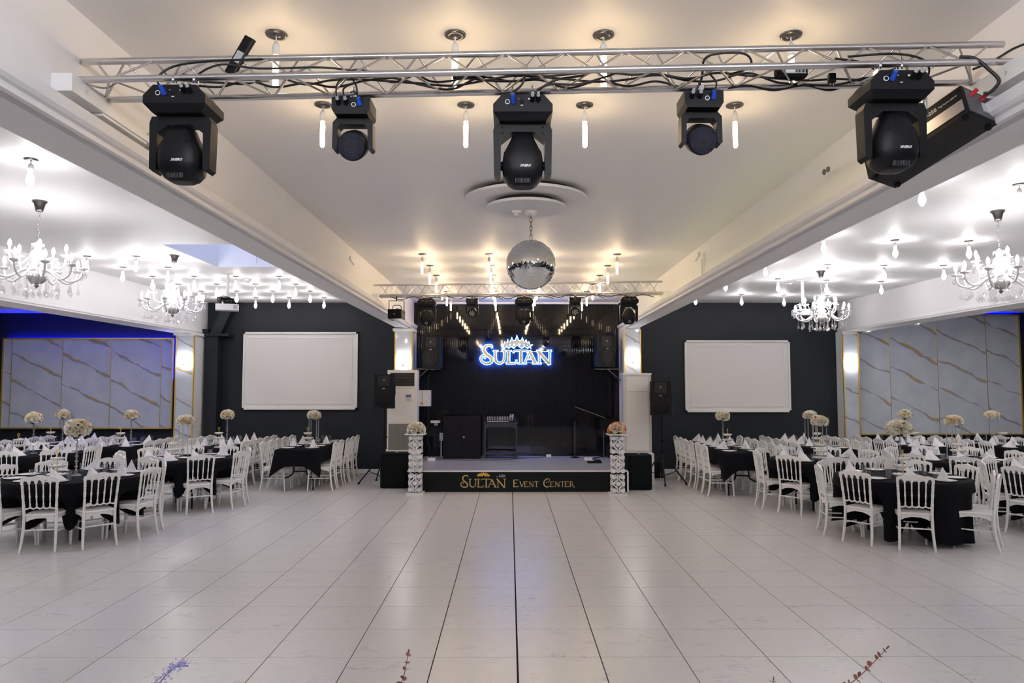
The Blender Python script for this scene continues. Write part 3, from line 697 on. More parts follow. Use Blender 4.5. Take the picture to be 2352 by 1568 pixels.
for i in range(5):
    pts = [Vector((0.011 * cos(a), 0, 0.026 * sin(a))) for a in [2 * pi * q / 10 for q in range(10)]]
    b.tube(pts, 0.0035, 6, Matrix.Translation((0, 0, -0.04 - 0.043 * i)) @ Matrix.Rotation(radians(90 * (i % 2)), 4, 'Z'), closed=True)
put('chain', b, mat('rusty_chain', (0.10, 0.075, 0.05), 0.5, metal=0.8), t)
put('core', MB().sphere((0, 0, -0.484), 0.2405, 32, 20), mat('ball_core_grey', (0.3, 0.3, 0.3), 0.5), t)
b = MB(); rnd = random.Random(5); R = 0.243; rows = 58
for i in range(1, rows):
    th = pi * i / rows; nn = max(6, int(2 * pi * sin(th) * R / (pi * R / rows)))
    for j in range(nn):
        ph = 2 * pi * j / nn; N = Vector((sin(th) * cos(ph), sin(th) * sin(ph), cos(th)))
        e1 = Vector((-sin(ph), cos(ph), 0)); e2 = N.cross(e1)
        N2 = (N + e1 * rnd.gauss(0, .03) + e2 * rnd.gauss(0, .03)).normalized(); e1 = (e1 - N2 * e1.dot(N2)).normalized(); e2 = N2.cross(e1)
        hs = pi * R / rows * 0.47; hx = pi * R * sin(th) / nn * 0.94
        c = N * R + Vector((0, 0, -0.484))
        b.add([tuple(c - e1 * hx - e2 * hs), tuple(c + e1 * hx - e2 * hs), tuple(c + e1 * hx + e2 * hs), tuple(c - e1 * hx + e2 * hs)], [(0, 1, 2, 3)])
o = put('mirror_facet', b, MIRROR, t); o['kind'] = 'stuff'
put('hook', MB().tube([(0.03 + 0.012 * cos(a), 0, -0.235 + 0.012 * sin(a)) for a in [2 * pi * q / 10 for q in range(10)]], 0.003, 5, closed=True), CHROME, t)
put('hanger', MB().cyl((0, 0, -0.222), (0, 0, -0.246), 0.012, n=10).cyl((0, 0, 0.0), (0, 0, -0.02), 0.012, n=8), CHROME, t)

# ================================================================ TRUSSES
def truss(A0, A1, B0, B1, C0, C1, r, nb, label):
    t = thing('lighting_truss', label, 'truss', tuple((Vector(B0) + Vector(B1)) / 2)); O = t.location
    def L(p): return Vector(p) - O
    for p, q in ((A0, A1), (B0, B1), (C0, C1)): put('chord', MB().cyl(L(p), L(q), r, n=14), ALU, t)
    def lerp(p, q, s_): return L(p) * (1 - s_) + L(q) * s_
    for (p0, p1), (q0, q1), ph in (((A0, A1), (B0, B1), 0), ((B0, B1), (C0, C1), .5), ((A0, A1), (C0, C1), .5)):
        for i in range(nb):
            s0 = 0.015 + 0.97 * i / nb; s1 = 0.015 + 0.97 * (i + 1) / nb
            a, c = (lerp(p0, p1, s0), lerp(q0, q1, s1)) if (i + int(ph * 2)) % 2 == 0 else (lerp(q0, q1, s0), lerp(p0, p1, s1))
            put('brace', MB().cyl(a, c, r * 0.34, n=6), ALU, t)
    return t
truss((-2.14, 3.53, 3.575), (2.40, 3.40, 3.61), (-2.14, 3.40, 3.425), (2.36, 3.27, 3.465), (-2.14, 3.62, 3.415), (2.36, 3.48, 3.455), 0.0165, 30, 'aluminium triangle truss carrying the moving heads nearest the entrance')
truss((-2.14, 11.42, 3.55), (2.44, 11.42, 3.61), (-2.12, 11.30, 3.375), (2.46, 11.30, 3.42), (-2.12, 11.52, 3.375), (2.46, 11.52, 3.42), 0.0165, 30, 'aluminium triangle truss hung in front of the stage')
def mount_box(x, y, z, ln, lab, slab=True):
    t = thing('truss_bracket_box', lab, 'mounting box', (x, y, z))
    put('shell', MB().box((0, 0, 0), (0.10, ln, 0.085)), WPLAST, t)
    put('lower_plate', MB().box((0.0, ln * 0.12, -0.05), (0.08, ln * 0.55, 0.014)), WPLAST, t)
    for q in (-0.35, 0.38): put('screw', MB().cyl((0.05 if x < 0 else -0.05, ln * q, 0), (0.054 if x < 0 else -0.054, ln * q, 0), 0.009, n=8), SILVER, t)
mount_box(-2.098, 3.70, 3.375, 0.80, 'long white bracket box holding the entrance truss on the beam by the double socket')
mount_box(2.33, 3.50, 3.39, 0.80, 'long white bracket box holding the entrance truss beside the fog machine')
mount_box(-2.098, 11.35, 3.345, 0.34, 'short white bracket box holding the stage truss beside the small fog machine')
mount_box(2.47, 11.35, 3.385, 0.34, 'short white bracket box holding the stage truss at the end without fog machine')
t = thing('double_socket', 'grey double power socket with a plug on the beam below the bracket box', 'socket', (-2.10, 4.22, 3.345))
put('housing', MB().box((0, 0, 0), (0.08, 0.16, 0.10), bev=0.012), GREYP, t)
for y in (-0.035, 0.045): put('socket_ring', MB().cyl((0.04, y, 0), (0.046, y, 0), 0.026, n=14), mat('blue_grey_plastic', (0.22, 0.24, 0.32), 0.4), t)
put('plug', MB().cyl((0.046, -0.035, 0), (0.085, -0.035, 0.01), 0.02, n=10), WPLAST, t)
tag(put('double_socket', MB().box((-2.10, 11.6, 3.315), (0.06, 0.12, 0.08)), GREYP), 'small grey socket on the beam below the short bracket box by the stage truss', 'socket')
t = thing('cable_entry', 'pair of small round cable holes in the white beam beside a moving head', 'cable hole', (2.435, 5.43, 3.60))
for y in (-0.035, 0.035): put('grommet', MB().cyl((0, y, 0), (-0.012, y, 0.0), 0.022, n=12), DSTEEL, t)

# moving heads
PRINT = mat('white_print', (0.75, 0.75, 0.75), 0.5)
def superring(a, b, z, n=20, e=0.6):
    return [(a * abs(cos(t)) ** e * (1 if cos(t) >= 0 else -1), b * abs(sin(t)) ** e * (1 if sin(t) >= 0 else -1), z) for t in [2 * pi * k / n for k in range(n)]]
xh = text_mesh('brand_print', 'XHERO', 0.0155, 0.0006, 0.35, 0.0007)
pm = {}
def make_head(back):
    t = thing('moving_head', 'moving head', 'stage light')
    s = -1
    for x in (-0.05, 0.05):
        c = put('clamp', MB().tube([(x, 0.02 * cos(a), 0.02 * sin(a)) for a in [radians(q) for q in range(-60, 245, 25)]], 0.007, 6).box((x, 0, -0.03), (0.028, 0.04, 0.022)).cyl((x, 0.02, 0.015), (x, 0.06, 0.03), 0.005, n=6), CHROME, t)
        put('quick_lock', MB().cyl((x, 0, -0.04), (x, 0, -0.052), 0.022, n=12), mat('zinc_plated', (0.55, 0.38, 0.22), 0.3, metal=0.8), c)
        put('lock_plate', MB().box((x, 0, -0.06), (0.036, 0.05, 0.02)), BLK, c)
    # base housing: wide chamfered block
    o2 = [(-0.10, -0.065), (0.10, -0.065), (0.145, -0.115), (0.145, -0.152), (-0.145, -0.152), (-0.145, -0.115)]
    bb = MB().prism_xz(o2[::-1], -0.11, 0.11)
    bb.add([(-.145, -.11, -.152), (.145, -.11, -.152), (.145, .11, -.152), (-.145, .11, -.152), (-.115, -.08, -.186), (.115, -.08, -.186), (.115, .08, -.186), (-.115, .08, -.186)], [(0, 4, 5, 1), (1, 5, 6, 2), (2, 6, 7, 3), (3, 7, 4, 0), (4, 7, 6, 5)])
    bs = put('base_housing', bb, BLK, t)
    put('carry_bar', MB().box((0, -0.03, -0.06), (0.10, 0.03, 0.016)), BLK, bs)
    if not back:
        put('power_inlet', MB().cyl((-0.075, -0.11, -0.105), (-0.075, -0.114, -0.105), 0.012, n=14), PRINT, bs)
        put('inlet_centre', MB().cyl((-0.075, -0.114, -0.105), (-0.075, -0.115, -0.105), 0.0085, n=12).cyl((-0.075, -0.115, -0.105), (-0.075, -0.116, -0.105), 0.003, n=8), BLK, bs)
        put('power_plug', MB().cyl((-0.046, -0.11, -0.108), (-0.048, -0.145, -0.085), 0.013, 0.010, n=10), BLUEP, bs)
        for x in (0.046, 0.074):
            q = put('signal_plug', MB().cyl((x, -0.11, -0.10), (x, -0.14, -0.085), 0.011, n=10), BLKM, bs)
            put('plug_ring', MB().cyl((x, -0.14, -0.085), (x, -0.158, -0.076), 0.009, 0.006, n=10), GREYP, q)
        put('din_socket', MB().cyl((-0.005, -0.11, -0.105), (-0.005, -0.112, -0.105), 0.011, n=12), BLKM, bs)
        put('status_label', MB().box((-0.005, -0.111, -0.122), (0.012, 0.002, 0.004)).box((0.03, -0.111, -0.09), (0.010, 0.002, 0.008)).box((-0.02, -0.111, -0.09), (0.004, 0.002, 0.004)), PRINT, bs)
    else:
        put('display', MB().box((0, -0.111, -0.105), (0.045, 0.003, 0.04)), mat('dim_display', (0.06, 0.06, 0.07), 0.2), bs)
        for x in (-0.08, -0.05, 0.06, 0.085): put('button', MB().box((x, -0.111, -0.10), (0.016, 0.004, 0.006)), GREYP, bs)
    # yoke: crossbar with two arms
    yk = put('yoke', MB().prism_xz([(-0.135, -0.19), (0.135, -0.19), (0.146, -0.22), (0.142, -0.44), (0.125, -0.455), (0.110, -0.44), (0.108, -0.27), (0.055, -0.228), (-0.055, -0.228), (-0.108, -0.27), (-0.110, -0.44), (-0.125, -0.455), (-0.142, -0.44), (-0.146, -0.22)][::-1], -0.04, 0.04), BLK, t)
    for x, z in ((-0.10, -0.205), (0.10, -0.205), (-0.10, -0.236), (0.10, -0.236)): put('screw', MB().cyl((x, -0.04, z), (x, -0.043, z), 0.005, n=8), BLKM, yk)
    prof = [(-0.238, .040, .05), (-0.243, .052, .062), (-0.275, .064, .075), (-0.335, .096, .09), (-0.37, .101, .095), (-0.42, .101, .095), (-0.455, .094, .09), (-0.485, .072, .07), (-0.498, .050, .05), (-0.50, .035, .035)]
    hd = put('head_shell', MB().rings([superring(a, b_, z) for z, a, b_ in prof[::-1]]), BLK, t)
    put('axle', MB().cyl((-0.112, 0, -0.39), (0.112, 0, -0.39), 0.022, n=12), BLKM, hd)
    if not back:
        put('fan_rim', MB().tube([(0.045 * cos(a), -0.056 + 0.012 * sin(a), -0.262 + 0.014 * sin(a)) for a in [2 * pi * k / 16 for k in range(16)]], 0.004, 5, closed=True), BLKM, hd)
        put('brand_print', xh, PRINT, hd, (0.012, -0.0965, -0.415), (radians(90), 0, 0))
        for i in range(11): put('vent_slot', MB().box((-0.035 + i * 0.007, -0.077, -0.483), (0.003, 0.01, 0.022)), mat('vent_grey', (0.05, 0.05, 0.055), 0.5), hd)
        for x in (-0.055, 0.055): put('screw', MB().cyl((x, -0.088, -0.325), (x, -0.092, -0.325), 0.004, n=8), BLKM, hd)
    else:
        put('round_badge', MB().cyl((0.0, -0.085, -0.455), (0.0, -0.09, -0.458), 0.026, n=14), mat('badge_grey', (0.10, 0.10, 0.11), 0.4), hd)
        put('light_band', MB().box((0, -0.0635, -0.258), (0.10, 0.006, 0.008)), mat('pale_bezel', (0.35, 0.38, 0.42), 0.3), hd)
    return Maker(t)
hA = make_head(False)
hA((-1.56, 3.39, 3.418), 0.0, 'large black moving head on the entrance truss above the double socket')
hA((0.065, 3.54, 3.438), 0.0, 'large black moving head at the middle of the entrance truss')
hA((1.78, 3.29, 3.448), 0.0, 'large black moving head on the entrance truss touching the fog machine')
hB = make_head(True)
hB((-1.32, 11.5, 3.40), 0, 'large black moving head on the stage truss next to the small fog machine')
hB((0.23, 11.5, 3.42), 0, 'large black moving head at the middle of the stage truss')
hB((1.91, 11.5, 3.43), 0, 'large black moving head on the stage truss above the pillar with the panelled cabinet')
def make_small(front):
    t = thing('small_moving_head', 'small moving head', 'stage light')
    c = put('clamp', MB().tube([(0, 0.02 * cos(a), 0.02 * sin(a)) for a in [radians(q) for q in range(-60, 245, 25)]], 0.008, 6).box((0, 0, -0.03), (0.034, 0.04, 0.03)).cyl((0, 0, -0.04), (0, 0, -0.075), 0.024, n=12), CHROME, t)
    bs = put('base_housing', MB().prism_xz([(-0.095, -0.07), (0.095, -0.07), (0.095, -0.13), (0.08, -0.155), (-0.08, -0.155), (-0.095, -0.13)][::-1], -0.085, 0.085), BLK, t)
    for x in (-0.078, 0.078): put('foot', MB().cyl((x, -0.06, -0.07), (x, -0.06, -0.06), 0.01, n=8), BLKM, bs)
    if front:
        put('power_inlet', MB().cyl((0.015, -0.085, -0.11), (0.015, -0.089, -0.11), 0.0115, n=14), PRINT, bs)
        put('inlet_centre', MB().cyl((0.015, -0.089, -0.11), (0.015, -0.09, -0.11), 0.008, n=12), BLK, bs)
        put('power_plug', MB().cyl((0.045, -0.085, -0.11), (0.042, -0.115, -0.085), 0.013, 0.010, n=10), BLUEP, bs)
        for x in (-0.06, -0.022):
            q = put('signal_plug', MB().cyl((x, -0.085, -0.105), (x, -0.112, -0.092), 0.011, n=10), BLKM, bs)
            put('plug_ring', MB().cyl((x, -0.112, -0.092), (x, -0.13, -0.082), 0.009, 0.006, n=10), GREYP, q)
    else:
        put('display', MB().box((0, -0.086, -0.10), (0.04, 0.003, 0.03)), mat('dim_display', (0.06, 0.06, 0.07), 0.2), bs)
    put('yoke', MB().prism_xz([(-0.08, -0.157), (0.08, -0.157), (0.10, -0.18), (0.102, -0.31), (0.09, -0.322), (0.076, -0.31), (0.074, -0.205), (0.06, -0.19), (-0.06, -0.19), (-0.074, -0.205), (-0.076, -0.31), (-0.09, -0.322), (-0.102, -0.31), (-0.10, -0.18)][::-1], -0.035, 0.035), BLK, t)
    tilt = Matrix.Translation((0, 0, -0.285)) @ Matrix.Rotation(radians(24 if front else 20), 4, 'X')
    hd = put('head_drum', MB().lathe([(0.0, -0.075), (0.06, -0.07), (0.072, -0.05), (0.074, 0.045), (0.068, 0.062), (0.0, 0.066)], 24, M=tilt @ Matrix.Rotation(radians(90), 4, 'X')), BLK, t)
    if front:
        put('end_cap', MB().cyl((0, -0.066, 0), (0, -0.070, 0), 0.064, n=24, M=tilt), mat('dark_blue_black_cap', (0.014, 0.015, 0.030), 0.4), hd)
        for r in (0.012, 0.021, 0.031): put('vent_ring', MB().tube([(r * cos(a), -0.0705, r * sin(a)) for a in [2 * pi * k / 20 for k in range(20)]], 0.0015, 4, tilt, closed=True), mat('vent_grey', (0.05, 0.05, 0.055), 0.5), hd)
        for a in (45, 135, 225, 315): put('screw', MB().cyl((0.056 * cos(radians(a)), -0.07, 0.056 * sin(radians(a))), (0.056 * cos(radians(a)), -0.073, 0.056 * sin(radians(a))), 0.004, n=8, M=tilt), BLKM, hd)
    else:
        put('lens_plate', MB().cyl((0, -0.064, 0), (0, -0.068, 0), 0.062, n=24, M=tilt), BLKM, hd)
        for q, (r, n_) in enumerate(((0.0, 1), (0.022, 6), (0.043, 9))):
            for k in range(n_):
                a = 2 * pi * k / n_ + q; put('led_lens', MB().cyl((r * cos(a), -0.068, r * sin(a)), (r * cos(a), -0.074, r * sin(a)), 0.008, 0.006, n=8, M=tilt), mat('pale_lens', (0.55, 0.56, 0.6), 0.1), hd)
    return Maker(t)
sA = make_small(True); sB = make_small(False)
sA((-0.785, 3.57, 3.45), 0, 'small black moving head on the entrance truss, on the same side as the double socket')
sA((0.95, 3.52, 3.465), 0, 'small black moving head on the entrance truss, on the same side as the fog machine')
sB((-0.60, 11.52, 3.41), 0, 'small LED lens moving head on the stage truss, on the small fog machine side')
sB((1.05, 11.52, 3.43), 0, 'small LED lens moving head on the stage truss, on the panelled cabinet side')
# fog machines
t = thing('fog_machine', 'long black fog machine with silver panel slung from the entrance truss', 'fog machine', (2.10, 3.56, 3.19))
d = Vector((-0.20, 0.42, -0.15)).normalized(); side = Vector((0.75, 0.30, -0.12)); side = (side - d * side.dot(d)).normalized(); up_ = side.cross(d).normalized()
if up_.z < 0: up_ = -up_; side = -side
M = Matrix((side.to_4d(), d.to_4d(), up_.to_4d(), (0, 0, 0, 1))).transposed(); M[3] = (0, 0, 0, 1); M[0][3] = M[1][3] = M[2][3] = 0
put('casing', MB().box((0, 0, 0), (0.20, 0.56, 0.16), M), BLK, t)
put('silver_panel', MB().box((-0.1015, -0.02, -0.025), (0.004, 0.5, 0.06), M), mat('silver_panel', (0.55, 0.54, 0.58), 0.3, metal=0.9), t)
put('end_plate', MB().box((0, -0.282, 0), (0.17, 0.006, 0.13), M), mat('grey_end_plate', (0.10, 0.10, 0.11), 0.4), t)
put('rating_label', MB().box((0.04, -0.287, -0.01), (0.05, 0.004, 0.05), M), GREYP, t)
for x in (-0.05, 0.02): put('red_plug', MB().cyl((x, -0.285, 0.035), (x, -0.32, 0.045), 0.010, n=8, M=M), REDP, t)
for x in (-0.08, 0.08):
    for y in (-0.25, 0.25): put('foot', MB().cyl((x, y, -0.08), (x, y, -0.09), 0.014, n=10, M=M), BLKM, t)
for i in range(10):
    for j in range(2): put('vent_hole', MB().box((0.02 + 0.02 * j, -0.20 + i * 0.014, -0.0815), (0.003, 0.006, 0.003), M), mat('vent_grey', (0.05, 0.05, 0.055), 0.5), t)
R_ = M @ Matrix.Translation((-0.1045, 0.02, 0.01)) 
tm = text_mesh('model_print', 'AF-250', 0.028, 0.0006, 0, 0.0006)
tm2 = text_mesh('type_print', 'Fog Machine 250 W', 0.0115, 0.0005)
FR = Matrix(((0, 0, -1, 0), (-1, 0, 0, 0), (0, 1, 0, 0), (0, 0, 0, 1)))
for me_, y in ((tm, -0.105), (tm2, -0.205)):
    o = put(me_.name, me_, PRINT, t); o.matrix_local = M @ Matrix.Translation((-0.1005, y, 0.042)) @ FR
put('bracket', MB().tube([(-0.115, 0.08, 0.02), (-0.115, -0.0, 0.16), (0.115, -0.0, 0.16), (0.115, 0.08, 0.02)], 0.012, 4, M).box((-0.1, 0.085, 0.02), (0.02, 0.05, 0.05), M), BLKM, t)
put('clamp', MB().cyl((-0.03, -0.05, 0.135), (-0.03, -0.05, 0.20), 0.016, n=8), CHROME, t)
put('hose', MB().tube(spline([(-0.14, 0.0, 0.06), (-0.16, 0.05, 0.12), (-0.06, 0.12, 0.13)], 5), 0.005, 5), CABLE, t)
t = thing('fog_machine', 'compact black fog machine slung from the end of the stage truss', 'fog machine', (-1.81, 11.5, 3.36))
put('casing', MB().box((0, 0.0, -0.28), (0.22, 0.42, 0.15), bev=0.02), BLK, t)
put('front_plate', MB().box((0.0, -0.214, -0.28), (0.20, 0.01, 0.13)), BLKM, t)
put('nozzle', MB().cyl((0, -0.216, -0.28), (0, -0.23, -0.28), 0.008, n=8), GREYP, t)
put('tank_cap', MB().cyl((-0.04, 0.0, -0.205), (-0.04, 0, -0.185), 0.022, n=10).box((0.03, -0.05, -0.2), (0.03, 0.12, 0.03)), BLKM, t)
put('handle', MB().tube(spline([(-0.06, 0, -0.2), (-0.05, 0, -0.13), (0.06, 0, -0.13), (0.08, 0, -0.2)], 5), 0.006, 5), CABLE, t)
put('bracket', MB().tube([(-0.12, 0, -0.26), (-0.12, 0, -0.05), (0.12, 0, -0.05), (0.12, 0, -0.26)], 0.008, 5).cyl((0, 0, -0.05), (0, 0, 0.02), 0.01, n=8), BLKM, t)

# cables and small boxes in the entrance truss
rnd = random.Random(11)
def cable(label, pts, r=0.0055, m=CABLE): tag(put('cable', MB().tube(spline(pts, 6), r, 6), m), label, 'cable')
def sag(x0, x1, n, y, z, amp):
    return [(x0 + (x1 - x0) * i / n, y + rnd.uniform(-.03, .03), z - 0.004 * x0 + rnd.uniform(-amp, amp)) for i in range(n + 1)]
for k in range(3): cable('black power cable running along inside the entrance truss', sag(-1.6, 1.9, 24, 3.45 + .03 * k, 3.465 - 0.01 * k, 0.03))
for o in [o for o in COL.objects if o.name.startswith('cable') and o.get('label', '').startswith('black power cable running')]: o['group'] = 'power cables in the entrance truss'
cable('grey cable lying in the entrance truss near the double socket', sag(-2.1, -1.2, 8, 3.5, 3.44, 0.03), 0.0045, GREYC)
cable('black cable looping down to the moving head by the double socket', [(-1.62, 3.42, 3.35), (-1.70, 3.40, 3.42), (-1.64, 3.42, 3.50), (-1.45, 3.42, 3.53), (-1.2, 3.42, 3.54)])
cable('black cable curving from the moving head by the double socket up over the truss', [(-1.53, 3.40, 3.37), (-1.50, 3.38, 3.44), (-1.38, 3.37, 3.49), (-1.2, 3.38, 3.475), (-0.9, 3.4, 3.49), (-0.7, 3.44, 3.48)])
cable('thin black cable dropping to the small moving head on the double socket side', [(-0.845, 3.44, 3.365), (-0.84, 3.42, 3.41), (-0.81, 3.42, 3.46)], 0.004)
cable('black cable to the blue plug of the double socket side small moving head', [(-0.743, 3.45, 3.365), (-0.75, 3.43, 3.42), (-0.79, 3.42, 3.47)], 0.0045)
cable('black cable swinging wide from the small moving head on the double socket side', [(-0.807, 3.44, 3.365), (-0.80, 3.42, 3.40), (-0.70, 3.40, 3.425), (-0.56, 3.4, 3.44), (-0.53, 3.42, 3.475), (-0.6, 3.44, 3.49)], 0.0045)
cable('black cable hanging straight down to the middle moving head', [(0.02, 3.40, 3.37), (0.06, 3.38, 3.40), (0.075, 3.38, 3.45), (0.07, 3.42, 3.48)])
cable('black cable arcing from the middle moving head out to the truss, lower of two', [(0.13, 3.39, 3.375), (0.2, 3.38, 3.40), (0.33, 3.38, 3.40), (0.46, 3.39, 3.44), (0.52, 3.42, 3.475)])
cable('black cable arcing from the middle moving head out to the truss, upper of two', [(0.14, 3.40, 3.38), (0.22, 3.38, 3.42), (0.36, 3.39, 3.45), (0.41, 3.42, 3.49)])
cable('long black cable sagging under the truss beside the middle moving head', [(-0.45, 3.45, 3.48), (-0.38, 3.42, 3.43), (-0.28, 3.4, 3.425), (-0.18, 3.42, 3.46), (-0.05, 3.45, 3.48), (0.2, 3.45, 3.47)])
cable('black cable looped over the chord above the small moving head on the fog machine side', [(0.90, 3.42, 3.375), (0.93, 3.40, 3.44), (0.93, 3.30, 3.50), (1.1, 3.29, 3.51), (1.14, 3.32, 3.46), (1.05, 3.36, 3.44)])
cable('black cable to the blue plug of the fog machine side small moving head', [(0.993, 3.42, 3.38), (1.0, 3.40, 3.42), (0.95, 3.4, 3.48)], 0.0045)
cable('black cable arching over the moving head beside the fog machine', [(1.90, 3.36, 3.395), (2.0, 3.36, 3.43), (1.98, 3.34, 3.50), (1.82, 3.30, 3.515), (1.6, 3.32, 3.51)])
cable('black cable feeding the blue plug of the moving head beside the fog machine', [(1.78, 3.36, 3.39), (1.77, 3.35, 3.44), (1.68, 3.34, 3.49), (1.55, 3.34, 3.51)])
cable('thick twisted black cable hanging from the truss to the fog machine end plate', [(2.12, 3.30, 3.50), (2.17, 3.27, 3.48), (2.22, 3.25, 3.42), (2.26, 3.24, 3.36), (2.24, 3.27, 3.32), (2.22, 3.29, 3.32)], 0.008)
cable('black cable running from the truss end up along the white bracket box', [(2.18, 3.30, 3.44), (2.26, 3.27, 3.47), (2.33, 3.24, 3.51), (2.40, 3.22, 3.535)])
t = thing('effects_controller', 'slim black control box clipped upright on the entrance truss above a moving head', 'control box', (-1.36, 3.50, 3.555), 0.0)
M = Matrix.Rotation(radians(28), 4, 'Y')
put('case', MB().box((0, 0, 0.04), (0.06, 0.03, 0.21), M, bev=0.012), BLK, t); put('label_plate', MB().box((0, -0.016, 0.03), (0.035, 0.003, 0.06), M), GREYP, t)
t = thing('power_strip', 'black power strip lying in the entrance truss beside the middle moving head', 'power strip', (-0.20, 3.46, 3.485))
put('case', MB().box((0, 0, 0), (0.16, 0.05, 0.035), bev=0.008), BLKM, t)
for x in (-.05, 0, .05): put('outlet', MB().cyl((x, -0.025, 0), (x, -0.028, 0), 0.014, n=10), BLK, t)
t = thing('power_adapter', 'black adapter box with a white barcode label inside the entrance truss', 'adapter', (1.37, 3.42, 3.475))
put('case', MB().box((0, 0, 0), (0.15, 0.05, 0.04), bev=0.006), BLKM, t); put('barcode_label', MB().box((0.015, -0.026, 0), (0.10, 0.003, 0.026)), PRINT, t)
b = MB()
for i in range(9): b.box((0.025 + 0.006 * i - 0.01, -0.0285, 0), (0.0025 + 0.0015 * (i % 3 == 0), 0.002, 0.018))
put('barcode', b, BLKM, t)
t = thing('loose_plug', 'loose black plug dangling from the entrance truss beside a moving head', 'plug', (1.56, 3.40, 3.44))
put('body', MB().box((0, 0, 0), (0.035, 0.03, 0.04), bev=0.006), BLKM, t); put('pin', MB().cyl((-.007, 0, -.02), (-.007, 0, -.035), .003, n=6).cyl((.007, 0, -.02), (.007, 0, -.035), .003, n=6), SILVER, t)
for k in range(5):
    x0 = (-1.9, -1.0, -0.2, 0.6, 1.4)[k]
    tag(put('cable', MB().tube(spline([(x0 + 0.18 * i, 11.4, 3.36 + 0.012 * k - (0.05 if i % 2 else 0.0) + rnd.uniform(-.01, .01)) for i in range(6)], 5), 0.006, 5), CABLE), 'black cable sagging in loops under the stage truss', 'cable', 'cables on the stage truss')
for x, y, z, s_ in ((-2.14, 9.6, 3.66, 1), (2.50, 9.4, 3.68, -1)):
    t = thing('wall_hook', 'small metal hook on the beam ' + ('on the skylight side of the mirror ball' if s_ > 0 else 'above a thin white conduit'), 'hook', (x, y, z))
    put('plate', MB().box((0, 0, 0), (0.02, 0.05, 0.05)), SILVER, t); put('prong', MB().cyl((0, 0, -0.02), (0.05 * s_, 0, -0.09), 0.008, n=6), SILVER, t)
tag(put('conduit', MB().box((2.525, 9.38, 3.45), (0.02, 0.03, 0.32)), WPLAST), 'thin white cable conduit running down the beam face under a small hook', 'conduit')
# ================================================================ SOUND AND STAGE EQUIPMENT
GRILLE = mat('black_speaker_grille', (0.0075, 0.008, 0.009), 0.6, bump=0.4, scale=400, spec=0.2)
def make_speaker():
    t = thing('loudspeaker', 'loudspeaker', 'speaker')
    o2 = [(-0.19, -0.19), (0.19, -0.19), (0.215, -0.15), (0.215, 0.0), (0.15, 0.20), (-0.15, 0.20), (-0.215, 0.0), (-0.215, -0.15)]
    put('cabinet', MB().prism_xy(o2, 0.0, 0.68), BLK, t)
    # horn flare: recessed pyramid look
    f = [(-0.125, -0.195, 0.44), (0.125, -0.195, 0.44), (0.125, -0.195, 0.66), (-0.125, -0.195, 0.66)]; g = [(-0.03, -0.10, 0.52), (0.03, -0.10, 0.52), (0.03, -0.10, 0.60), (-0.03, -0.10, 0.60)]
    h = put('horn', MB().add(f + g, [(0, 1, 5, 4), (1, 2, 6, 5), (2, 3, 7, 6), (3, 0, 4, 7), (4, 5, 6, 7)]).box((-0.135, -0.1925, 0.55), (0.02, 0.006, 0.24)).box((0.135, -0.1925, 0.55), (0.02, 0.006, 0.24)), BLKM, t)
    put('horn_mouth', MB().box((0, -0.191, 0.55), (0.25, 0.003, 0.22)), mat('deep_black', (0.004, 0.004, 0.004), 0.6), h)
    put('horn_lens', MB().sphere((0, -0.193, 0.56), 0.02, 10, 6, sz=1.4), mat('dim_lens', (0.12, 0.13, 0.13), 0.2), h)
    put('woofer_grille', MB().lathe([(0.0, 0.02), (0.15, 0.016), (0.178, 0.004), (0.18, 0.0), (0, 0)], 28, M=Matrix.Translation((0, -0.19, 0.215)) @ Matrix.Rotation(radians(90), 4, 'X'), sy=1.12), GRILLE, t)
    put('badge', MB().box((0, -0.2105, 0.395), (0.05, 0.004, 0.022)), mat('grey_badge', (0.22, 0.23, 0.23), 0.4), t)
    put('handle_recess', MB().box((-0.212, -0.06, 0.36), (0.02, 0.10, 0.20)).box((0.212, -0.06, 0.36), (0.02, 0.10, 0.20)), BLKM, t)
    return Maker(t)
spk = make_speaker()
def stand(x, y, zt, legs, label):
    t = thing('speaker_stand', label, 'speaker stand', (x, y, 0))
    put('pole', MB().cyl((0, 0, 0.55), (0, 0, zt), 0.018, n=12).cyl((0, 0, 0.12), (0, 0, zt * 0.62), 0.024, n=12), BLK, t)
    put('collar', MB().cyl((0, 0, zt * 0.6), (0, 0, zt * 0.6 + 0.05), 0.032, n=12).cyl((0.02, 0, zt * .62), (0.07, 0, zt * .62), 0.01, n=8), BLKM, t)
    put('hub', MB().cyl((0, 0, 0.58), (0, 0, 0.66), 0.034, n=12), BLKM, t)
    put('lower_hub', MB().cyl((0, 0, 0.10), (0, 0, 0.15), 0.03, n=12), BLKM, t)
    for a in legs:
        d = Vector((cos(a), sin(a), 0)); e = d * 0.50
        l = put('leg', MB().cyl(d * 0.03 + Vector((0, 0, 0.60)), e + Vector((0, 0, 0.015)), 0.013, n=8), BLK, t)
        put('brace', MB().cyl(Vector((0, 0, 0.13)) + d * 0.02, d * 0.30 + Vector((0, 0, 0.26)), 0.008, n=6), BLKM, l)
        put('rubber_foot', MB().cyl(e * 0.96 + Vector((0, 0, 0.04)), e + Vector((0, 0, 0.0)), 0.018, n=8), BLKM, l)
stand(-2.50, 14.5, 1.50, (radians(188), radians(118), radians(3)), 'black tripod stand between the carpeted subwoofer and the wall with the larger screen')
spk((-2.51, 14.5, 1.50), radians(6), 'black loudspeaker on a tripod in front of the louvred air conditioner')
stand(3.07, 14.62, 1.36, (radians(-30), radians(200), radians(265)), 'black tripod stand beside the panelled upright cabinet')
spk((3.07, 14.62, 1.36), radians(-14), 'black loudspeaker on a tripod beside the panelled upright cabinet')
